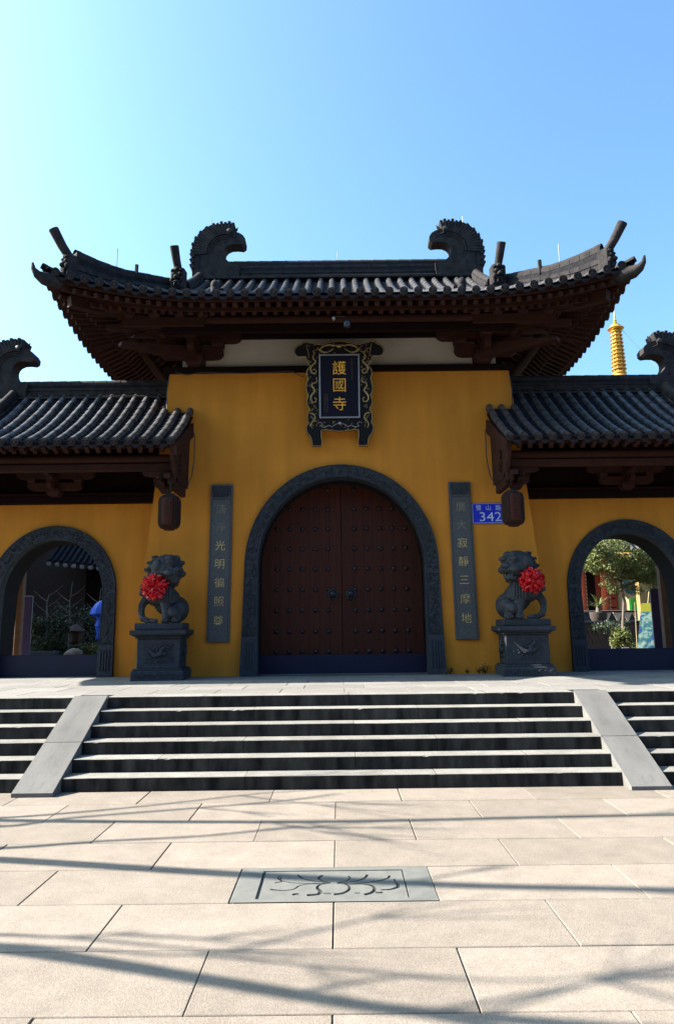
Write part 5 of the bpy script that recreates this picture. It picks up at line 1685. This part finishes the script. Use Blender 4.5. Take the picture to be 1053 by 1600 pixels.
MB(TM).lathe((0, 0, 0), [(0.36, 0), (0.36, 0.04), (0.31, 0.05), (0.30, 0.03), (0.001, 0.035)], 28, '-Y').build('medallion', M['teal'], h, smooth=True)
MB(TM).tube([(0.2 * math.cos(a) * (1 - a / 9), -0.05, 0.22 * math.sin(a)) for a in lin(0, 7, 20)], 0.02, 5).build('medallion_relief', M['silver'], h, smooth=True)
MB().tube([(13.6, 29.7, 2.44), (13.6, 29.7, 5.0)], 0.16, 12).build('column', M['orange'], h, smooth=True)
mb = MB()
rb = MB().add([(8.5, 29.2, 5.0), (15, 29.2, 5.0), (15, 32.5, 7.4), (8.5, 32.5, 7.4), (8.5, 29.2, 4.9), (15, 29.2, 4.9), (15, 32.5, 7.2), (8.5, 32.5, 7.2)],
              [(0, 1, 2, 3), (7, 6, 5, 4), (0, 4, 5, 1), (1, 5, 6, 2), (3, 2, 6, 7), (0, 3, 7, 4)]).build('roof', M['ridge'], h)
for k in range(26):
    x = 8.6 + k * 0.25
    MB().tube([(x, 29.18, 5.04), (x, 32.5, 7.44)], 0.07, 6).build('tile_column', M['tile'], rb)
    MB().box(x - 0.05, x + 0.05, 29.3, 30.2, 4.74, 4.86).build('rafter', M['orange'], rb)
wallbox('eave_beam', 'wood', 9.0, 14.5, 29.9, 30.1, 4.5, 4.74, h)
# pale ochre wall
t = thing('courtyard_wall', 'pale ochre shaded wall behind the tree branch, seen through the arch', 'wall', (13, 26, CZ))
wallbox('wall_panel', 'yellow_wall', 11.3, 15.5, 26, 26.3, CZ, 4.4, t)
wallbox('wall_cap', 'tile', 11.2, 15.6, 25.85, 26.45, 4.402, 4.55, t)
# low lattice wall
t = thing('lattice_wall', 'low dark stone wall with diagonal lattice below the orange hall', 'low wall', (10, 25, CZ))
wallbox('wall_core', 'brown_wall', 8.2, 13, 25.02, 25.2, CZ, 1.9, t)
for k in range(16):
    x = 8.3 + k * 0.29
    MB().beam((x, 25, 1.05), (x + 0.29, 25, 1.75), 0.03, 0.045).build('lattice_bar', M['brown_wall'], t)
    MB().beam((x + 0.29, 24.98, 1.05), (x, 24.98, 1.75), 0.03, 0.045).build('lattice_bar', M['brown_wall'], t)
wallbox('wall_cap', 'stone', 8.2, 13, 24.9, 25.3, 1.9, 1.98, t)
# white fretted rail on the platform front
t = thing('white_railing', 'white triangular railing panels on the platform edge of the orange hall', 'railing', (11.5, 28.4, 2.0))
for x in (10.75, 11.2, 11.6, 12.0):
    MB().add([(x, 28.4, 2.36), (x + 0.4, 28.4, 2.36), (x + 0.2, 28.4, 1.95), (x, 28.45, 2.36), (x + 0.4, 28.45, 2.36), (x + 0.2, 28.45, 1.95)], [(0, 2, 1), (3, 4, 5), (0, 1, 4, 3), (1, 2, 5, 4), (2, 0, 3, 5)]).build('rail_panel', M['white_plaster'], t)
wallbox('rail_bar', 'dark_wood', 10.6, 12.6, 28.36, 28.4, 2.36, 2.42, t)
# bags
def bag(nm, x, mt_, sc_, lb):
    t = thing('shopping_bag', lb, 'bag', (x, 29.2, 2.44))
    w, hh = 0.2 * sc_, 0.5 * sc_
    MB().add([(x - w, 29.1, 2.442), (x + w, 29.1, 2.442), (x + w, 29.3, 2.442), (x - w, 29.3, 2.442), (x - w * 1.1, 29.08, 2.44 + hh), (x + w * 0.9, 29.1, 2.44 + hh), (x + w * 1.05, 29.3, 2.44 + hh), (x - w, 29.3, 2.44 + hh)],
             [(3, 2, 1, 0), (4, 5, 6, 7), (0, 1, 5, 4), (1, 2, 6, 5), (2, 3, 7, 6), (3, 0, 4, 7)]).build('bag_body', M[mt_], t)
    MB().tube([(x - w * 0.5, 29.1, 2.44 + hh), (x - w * 0.3, 29.1, 2.44 + hh * 1.4), (x + w * 0.3, 29.1, 2.44 + hh * 1.4), (x + w * 0.5, 29.1, 2.44 + hh)], 0.012, 5).build('bag_handle', M['cream'], t)
bag('a', 12.48, 'bag_green', 1.0, 'green bag standing on the platform edge of the orange hall')
bag('b', 12.80, 'bag_red', 0.75, 'small red bag beside the green bag on the platform edge')
# poster on an easel
t = thing('poster_stand', 'leaning poster with green header and blue white flower print on an easel', 'poster stand', (7.75, 18, CZ))
PT = Matrix.Translation((7.66, 17.6, CZ + 0.02)) @ Matrix.Rotation(R(-50), 4, 'Z') @ Matrix.Rotation(R(-19), 4, 'X')
MB(PT).box(-0.25, 0.25, -0.012, 0.012, 0, 1.28).build('poster_sheet', M['poster'], t)
MB(PT).box(-0.25, 0.25, -0.012, 0.012, 1.283, 1.52).build('poster_header', M['poster_top'], t)
for e in (-0.12, 0.12): MB(PT).tube([(e, 0.03, -0.1), (e * 0.7, 0.03, 1.85)], 0.012, 6).build('easel_leg', M['cream'], t)
MB().tube([(7.9, 18.55, 2.4), (8.0, 18.9, CZ)], 0.012, 6).build('easel_leg', M['cream'], t)
# planted pots and bushes
t = thing('potted_palm', 'spiky potted palm in front of the orange hall columns', 'potted plant', (9.6, 25.0, CZ))
MB().lathe((9.55, 25.6, 1.95), [(0.22, 0), (0.30, 0.15), (0.32, 0.35), (0.28, 0.36)], 16).build('pot', M['brown_wall'], t, smooth=True)
MB().tube([(9.55, 25.6, 2.3), (9.58, 25.6, 2.5)], 0.09, 8).build('trunk', M['bark'], t)
mb = MB(); rnd = random.Random(4)
for k in range(46):
    a = rnd.uniform(0, 2 * PI); L3 = rnd.uniform(0.45, 0.8); e = rnd.uniform(0.15, 1.2)
    p0 = Vector((9.58, 25.6, 2.5)); d = Vector((math.cos(a) * math.cos(e), math.sin(a) * math.cos(e), math.sin(e)))
    p1 = p0 + d * L3 * 0.6; p2 = p0 + d * L3 + Vector((0, 0, -0.12)); sd_ = d.cross(Vector((0, 0, 1))).normalized() * 0.022
    mb.add([p0 - sd_ * 0.4, p0 + sd_ * 0.4, p1 + sd_, p1 - sd_, p2], [(0, 1, 2, 3), (3, 2, 4)])
mb.build('fronds', M['leaf'], t)
def bush(x, y, z, r, n, sz, mt_, lb, seed, stem=True):
    t = thing('bush', lb, 'bush', (x, y, CZ))
    mb = MB()
    rnd = random.Random(seed)
    leaf_cluster(mb, (x, y, z), r, n, sz, seed)
    for k in range(9):
        a = rnd.uniform(0, 2 * PI); u = rnd.uniform(-0.4, 0.9)
        leaf_cluster(mb, (x + r[0] * 0.8 * math.cos(a), y + r[1] * 0.8 * math.sin(a), z + r[2] * u * 0.8), (r[0] * 0.35, r[1] * 0.35, r[2] * 0.3), n // 8, sz, seed + k + 1)
    mb.build('foliage', M[mt_], t)
    MB().tube([(x, y, CZ), (x + 0.03, y, z)], [0.05, 0.02], 6).build('stem', M['bark'], t)
    return t
bush(8.05, 20, 1.38, (0.32, 0.35, 0.42), 900, 0.045, 'leaf', 'sunlit round bush low in the arch beside the poster', 21)
bush(8.9, 21, 1.15, (0.6, 0.3, 0.16), 500, 0.04, 'leaf', 'flat low hedge strip between the round bush and the poster', 22)
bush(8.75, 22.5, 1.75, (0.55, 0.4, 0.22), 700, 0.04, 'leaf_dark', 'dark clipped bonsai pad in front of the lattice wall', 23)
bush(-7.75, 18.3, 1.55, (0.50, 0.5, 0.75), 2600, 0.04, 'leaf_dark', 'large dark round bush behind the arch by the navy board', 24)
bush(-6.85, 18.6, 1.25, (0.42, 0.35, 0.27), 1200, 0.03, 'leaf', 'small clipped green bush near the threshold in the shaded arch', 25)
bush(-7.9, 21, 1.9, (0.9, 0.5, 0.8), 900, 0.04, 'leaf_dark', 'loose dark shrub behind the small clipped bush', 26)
# pine-like courtyard tree in pads
tr = thing('courtyard_tree', 'sunlit cloud-pruned green tree inside the arch before the orange hall', 'tree', (8.35, 20.5, CZ))
MB().tube([(8.35, 20.5, CZ), (8.33, 20.5, 1.8), (8.42, 20.5, 2.5), (8.36, 20.5, 3.2), (8.6, 20.5, 3.7)], [0.05, 0.045, 0.04, 0.035, 0.025], 9).build('trunk', M['bark'], tr, smooth=True)
for pts in ([(8.4, 20.5, 2.9), (8.9, 20.4, 3.15), (9.5, 20.3, 3.1), (9.95, 20.3, 3.3)], [(8.36, 20.5, 3.1), (8.0, 20.4, 3.4), (7.7, 20.3, 3.5)], [(8.5, 20.5, 3.5), (9.0, 20.6, 3.9)], [(9.5, 20.3, 3.1), (9.9, 20.2, 2.95), (10.2, 20.1, 3.15)]):
    MB().tube(pts, [0.045, 0.035, 0.025, 0.015][:len(pts)], 7).build('limb', M['bark'], tr, smooth=True)
mb = MB(); rnd = random.Random(9)
for k in range(64):
    u = rnd.random()
    x = 7.55 + 2.5 * u + rnd.uniform(-0.15, 0.15); zt = 4.35 - 0.9 * abs(u - 0.3) - (0.35 * u) + rnd.uniform(-0.75, 0.1)
    leaf_cluster(mb, (x, 20.4 + rnd.uniform(-0.5, 0.5), zt), (0.30, 0.30, 0.16), 280, 0.035, k)
for (x, z) in ((7.95, 3.0), (8.15, 2.85), (8.6, 2.95), (8.75, 2.8), (8.0, 3.25), (8.4, 3.2)):
    leaf_cluster(mb, (x, 20.4, z), (0.26, 0.3, 0.14), 220, 0.035, int(x * 10))
mb.build('crown', M['leaf'], tr)
tag(wallbox('notice_plate', 'silver', 7.72, 7.92, 19.2, 19.22, 1.05, 1.2), 'small grey notice plate low beside the round sunlit bush', 'notice plate')

# left court, all in the shade of the tall hall added on that side
h = thing('shaded_hall', 'dark brown shaded stone building with scalloped tile eave seen through the bush-side arch', 'building', (-11, 27, CZ))
wallbox('wall', 'brown_wall', -16, -9.2, 26, 26.5, CZ, 6.0, h)
wallbox('wall_return', 'dark_wood', -9.2, -7.2, 24.8, 25.2, CZ, 6.5, h)
rb = MB().add([(-10.4, 24.2, 4.28), (-6.0, 23.2, 3.75), (-6.0, 26.5, 6.2), (-10.4, 27.5, 6.8), (-10.4, 24.2, 4.18), (-6.0, 23.2, 3.65), (-6.0, 26.5, 6.1), (-10.4, 27.5, 6.7)],
              [(0, 1, 2, 3), (7, 6, 5, 4), (0, 4, 5, 1), (1, 5, 6, 2), (3, 2, 6, 7), (0, 3, 7, 4)]).build('roof', M['pan'], h)
for k in range(20):
    t_ = k / 19
    MB().tube([(-10.3 + 4.2 * t_, 24.15 - 0.95 * t_, 4.30 - 0.5 * t_), (-10.3 + 4.2 * t_, 27.4 - 0.95 * t_, 6.83 - 0.6 * t_)], 0.06, 6).build('tile_column', M['pan'], rb)
for k in range(14):
    t_ = k / 13
    x, y, z = -10.3 + 4.2 * t_, 24.18 - 0.95 * t_, 4.20 - 0.5 * t_
    MB().ball((x, y, z), (0.11, 0.03, 0.08), 8, 5).build('drip_tile', M['terrace'], rb)
for k in range(5):
    MB().box(-8.2 + k * 0.16, -8.1 + k * 0.16, 24.7, 24.74, 3.05, 3.28).build('gilt_fret', M['old_gold'], h)
tall = thing('added_shade_hall', 'unseen tall ochre hall with hipped tile roof, added to shade the bush-side court', 'building', (-17, 26, CZ))  # added out of view so that its shadow darkens the left court
wallbox('wall', 'ochre', -22, -14.6, 17.5, 36, 0, 8.6, tall)
rr_ = MB().add([(-22.8, 16.8, 8.4), (-13.8, 16.8, 8.4), (-13.8, 36.8, 8.4), (-22.8, 36.8, 8.4), (-18.3, 18.5, 10.6), (-18.3, 35, 10.6)], [(3, 2, 1, 0), (0, 1, 4), (1, 2, 5, 4), (2, 3, 5), (3, 0, 4, 5)]).build('roof', M['tile'], tall)
# folded blue parasol, stems, stone edging
t = thing('blue_parasol', 'folded bright blue parasol behind the jamb in the shaded court', 'parasol', (-6.78, 19.6, CZ))
MB().lathe((-6.78, 19.6, 1.5), [(0.08, 0), (0.16, 0.08), (0.13, 0.25), (0.18, 0.45), (0.14, 0.60), (0.16, 0.68), (0.34, 0.78), (0.30, 0.92), (0.16, 1.10), (0.02, 1.18)], 7).build('canopy', M['blue_cloth'], t, smooth=25)
MB().tube([(-6.78, 19.6, CZ), (-6.78, 19.6, 1.6)], 0.025, 8).build('pole', M['steel'], t)
for k, (x, y, z1, r_) in enumerate(((-8.30, 19.5, 2.85, 0.03), (-7.85, 20, 3.25, 0.022), (-7.35, 21, 3.1, 0.025))):
    t = thing('bare_sapling', ['pale lit sapling stem rising above the large dark bush', 'tallest thin bare sapling in the shaded court', 'branching bare sapling near the blue parasol'][k], 'sapling', (x, y, CZ))
    MB().tube([(x, y, CZ), (x + 0.02, y, 1.9), (x - 0.02, y, 2.6), (x + 0.03, y, z1)], [r_ * 1.5, r_, r_ * 0.7, r_ * 0.4], 6).build('trunk', M['ramp'], t)
    for q in range(7):
        z = 1.9 + 0.15 * q; sg_ = (-1) ** q
        MB().tube([(x, y, z), (x + sg_ * 0.2, y, z + 0.12), (x + sg_ * 0.42, y, z + 0.32)], [0.012, 0.009, 0.004], 4).build('branch', M['bark'], t)
tag(wallbox('stone_edging', 'stone', -7.9, -7.1, 17.3, 17.55, CZ + 0.0, CZ + 0.42), 'grey stone edging just above the threshold of the shaded arch', 'edging')
t = MB(); t.ball((-6.75, 17.6, 1.25), (0.22, 0.15, 0.14), 9, 6).ball((-6.9, 17.55, 1.2), (0.12, 0.12, 0.1), 8, 5)
tag(remesh(t, 0.03, 2).build('pale_rock', M['terrace'], None, smooth=True), 'pale rock beside the small clipped bush behind the threshold', 'rock')
t = thing('stone_lamp', 'stubby brown stone lantern between the two bushes in the shaded court', 'stone lantern', (-7.35, 19.2, CZ))
MB().lathe((-7.35, 19.2, CZ), [(0.2, 0), (0.2, 0.12), (0.10, 0.18), (0.09, 0.55), (0.19, 0.62), (0.19, 0.85), (0.28, 0.92), (0.05, 1.1)], 8).build('stone_shaft', M['brown_wall'], t)

# ------------------------------------------------------------------ golden pagoda behind the right wing
PX, PY = 15.2, 35.0
t = thing('golden_pagoda', 'slender gilded many-tiered pagoda rising behind the wing roof against the sky', 'pagoda', (PX, PY, CZ))
zt = 18.75
MB().lathe((PX, PY, CZ), [(1.2, 0), (1.2, 1.0), (0.9, 1.2), (0.85, 13.2 - CZ)], 16).build('shaft', M['pagoda'], t, smooth=True)
zb, n_t = 15.25, 11
MB().lathe((PX, PY, 13.0), [(0.85, 0), (0.5, 0.8), (0.30, 1.5), (0.24, 1.75), (0.36, 1.85), (0.40, 2.0), (0.34, 2.12), (0.38, 2.2), (0.30, 2.3)], 20).build('lotus_base', M['pagoda'], t, smooth=True)
for k in range(n_t):
    z = zb + 0.05 + k * 0.215
    r_ = 0.40 - 0.008 * k
    tier = MB().lathe((PX, PY, z), [(r_ * 0.62, 0), (r_ * 0.62, 0.095), (r_ * 0.95, 0.10), (r_, 0.125), (r_ * 0.97, 0.15), (r_ * 0.66, 0.195), (r_ * 0.60, 0.215)], 12).build('tier', M['pagoda'], t, smooth=35)
    for q in range(8):
        a = q * PI / 4 + 0.2
        MB().tube([(PX + r_ * 0.72 * math.cos(a), PY + r_ * 0.72 * math.sin(a), z + 0.01), (PX + r_ * 0.72 * math.cos(a), PY + r_ * 0.72 * math.sin(a), z + 0.11)], 0.022, 5).build('post', M['pagoda'], tier)
z = zb + 0.05 + n_t * 0.215
MB().lathe((PX, PY, z), [(0.22, 0), (0.40, 0.06), (0.44, 0.10), (0.40, 0.14), (0.30, 0.20), (0.24, 0.32), (0.10, 0.36)], 12).build('canopy_tier', M['pagoda'], t, smooth=35)
MB().lathe((PX, PY, z + 0.34), [(0.12, 0), (0.07, 0.06), (0.11, 0.12), (0.06, 0.18), (0.09, 0.24), (0.04, 0.32), (0.05, 0.42), (0.012, 0.72), (0.004, 0.85)], 12).build('spire', M['pagoda'], t, smooth=True)
MB().tube([(PX + 0.3, PY, z + 0.1), (PX + 2.3, PY - 1, 14.2), (PX + 4, PY - 1.5, 9)], 0.012, 4).build('guy_wire', M['steel'], t)
MB().tube([(PX - 0.3, PY, z + 0.1), (PX - 2.6, PY - 1, 14.5), (PX - 4, PY - 1.5, 9)], 0.006, 4).build('guy_wire', M['steel'], t)

# ------------------------------------------------------------------ bare street trees left of the plaza; their shadows cross the paving
KX, KY = math.cos(SUN_BACK) / math.tan(SUN_EL), math.sin(SUN_BACK) / math.tan(SUN_EL)
def tree(label, trunk, limbs, seed):
    """trunk / limbs: lists of (x, y, z, radius)"""
    t = thing('bare_tree', label, 'tree', tuple(trunk[0][:2]) + (0.0,), 'bare street trees beside the plaza')
    rnd = random.Random(seed)
    def sm(P, n=5):
        out = []
        for i in range(len(P) - 1):
            p0, p1, p2, p3 = [Vector(P[max(0, min(len(P) - 1, i + k))]) for k in (-1, 0, 1, 2)]
            for j in range(n):
                f_ = j / n
                out.append(0.5 * ((2 * p1) + (-p0 + p2) * f_ + (2 * p0 - 5 * p1 + 4 * p2 - p3) * f_ ** 2 + (-p0 + 3 * p1 - 3 * p2 + p3) * f_ ** 3))
        out.append(Vector(P[-1])); return out
    for k, L4 in enumerate([trunk] + limbs):
        P = sm(L4)
        o = MB().tube([p.to_3d() for p in P], [p.w for p in P], 8).build('trunk' if k == 0 else 'limb', M['bark'], t, smooth=True)
    mb = MB()
    for L4 in [trunk] + limbs:
        P = sm(L4)
        for _ in range(4 if L4 is trunk else 2):
            p = P[rnd.randrange(len(P) // 2, len(P))].to_3d()
            d = Vector((rnd.uniform(-0.2, 1), rnd.uniform(-0.7, 0.7), rnd.uniform(0.1, 0.9))).normalized()
            L5 = rnd.uniform(0.5, 1.3)
            q = p + d * L5 * 0.5 + Vector((0, 0, 0.05)); e = p + d * L5 + Vector((0, 0, 0.2))
            mb.tube([p, q, e], [0.02, 0.013, 0.005], 5)
            for _ in range(3):
                d2 = (d + Vector((rnd.uniform(-0.8, 0.8), rnd.uniform(-0.8, 0.8), rnd.uniform(-0.3, 0.6)))).normalized()
                mb.tube([q, q + d2 * L5 * 0.35, q + d2 * L5 * 0.6], [0.01, 0.007, 0.004], 4)
    mb.build('twigs', M['bark'], t, kind='stuff')
def lift(shadow, z0, z1, r0, r1):
    n = len(shadow)
    out = []
    for i, (x, y) in enumerate(shadow):
        z = z0 + (z1 - z0) * i / (n - 1)
        out.append((x - KX * z, y + KY * z, z, r0 + (r1 - r0) * i / (n - 1)))
    return out
def zx(pts, bx): return [((x - KX * ((x - bx) / KX)), y + KY * ((x - bx) / KX), (x - bx) / KX) for x, y in pts]
def trunk_from(shadow, bx, by, r0, r1):
    """leaning trunk whose foot is (bx, by) and whose shadow falls along the given line"""
    out = [(bx, by, 0.0, r0 * 1.25)]
    n = len(shadow)
    for i, (x, y) in enumerate(shadow):
        z = (x - bx) / KX * 0.97
        out.append((x - KX * z, y + KY * z, z, r0 + (r1 - r0) * (i + 1) / n))
    return out
tree('slim bare leaning street tree standing in the middle of the three beside the plaza',
     trunk_from([(-4.6, 6.05), (-2.77, 5.77), (-0.8, 5.37), (0.66, 5.12), (2.17, 4.98), (4.0, 4.8)], -8.5, 6.9, 0.085, 0.045),
     [lift([(-4.2, 5.95), (-2.91, 6.06), (-2.17, 6.21), (-1.26, 6.34), (-0.44, 6.62)], 3.4, 6.6, 0.042, 0.018)], 1)
tree('bare street tree nearest the steps of the three beside the plaza',
     trunk_from([(-5.0, 7.05), (-3.33, 6.92), (-1.71, 6.80), (-0.11, 6.74), (1.54, 6.80), (3.1, 6.86), (4.5, 6.9)], -9.2, 7.5, 0.065, 0.04),
     [lift([(-4.3, 7.0), (-3.37, 7.01), (-2.24, 7.34), (-1.0, 7.89)], 3.8, 6.5, 0.04, 0.016),
      lift([(-4.0, 6.95), (-3.2, 6.72), (-2.6, 7.0), (-0.83, 7.5), (-0.11, 7.85)], 4.0, 7.4, 0.04, 0.018)], 2)
tree('bare street tree farthest from the steps of the three beside the plaza',
     trunk_from([(-3.6, 4.6), (-1.99, 4.22), (-1.4, 4.05), (-0.85, 3.87), (-0.34, 3.70), (0.11, 3.56), (0.52, 3.48), (1.6, 3.3)], -7.6, 5.9, 0.068, 0.045),
     [lift([(-3.0, 4.45), (-2.09, 4.40), (-1.7, 4.36), (-1.3, 4.42)], 3.6, 6.2, 0.025, 0.01),
      lift([(-2.2, 4.3), (-1.5, 4.2), (-1.0, 4.12), (-0.6, 4.2)], 4.2, 6.4, 0.02, 0.008),
      lift([(-0.3, 3.7), (0.2, 3.85), (0.9, 3.8), (1.5, 3.9)], 5.6, 8.0, 0.02, 0.008)], 3)


# ------------------------------------------------------------------ unseen block added behind the camera to hold back sky light
b = thing('added_sky_blocker', 'unseen four-storey block added across the plaza to hold sky light off the gate', 'building', (0, -17, 0))
wallbox('wall', 'brown_wall', -34, 30, -24, -17, -0.05, 13.5, b)
wallbox('roof', 'tile', -34.5, 30.5, -24.5, -16.5, 13.51, 13.9, b)
for k in range(16):
    for j in range(4):
        wallbox('window', 'glass_dark', -32 + 4 * k, -30 + 4 * k, -17.0, -16.96, 1.2 + 3.2 * j, 2.9 + 3.2 * j, b)
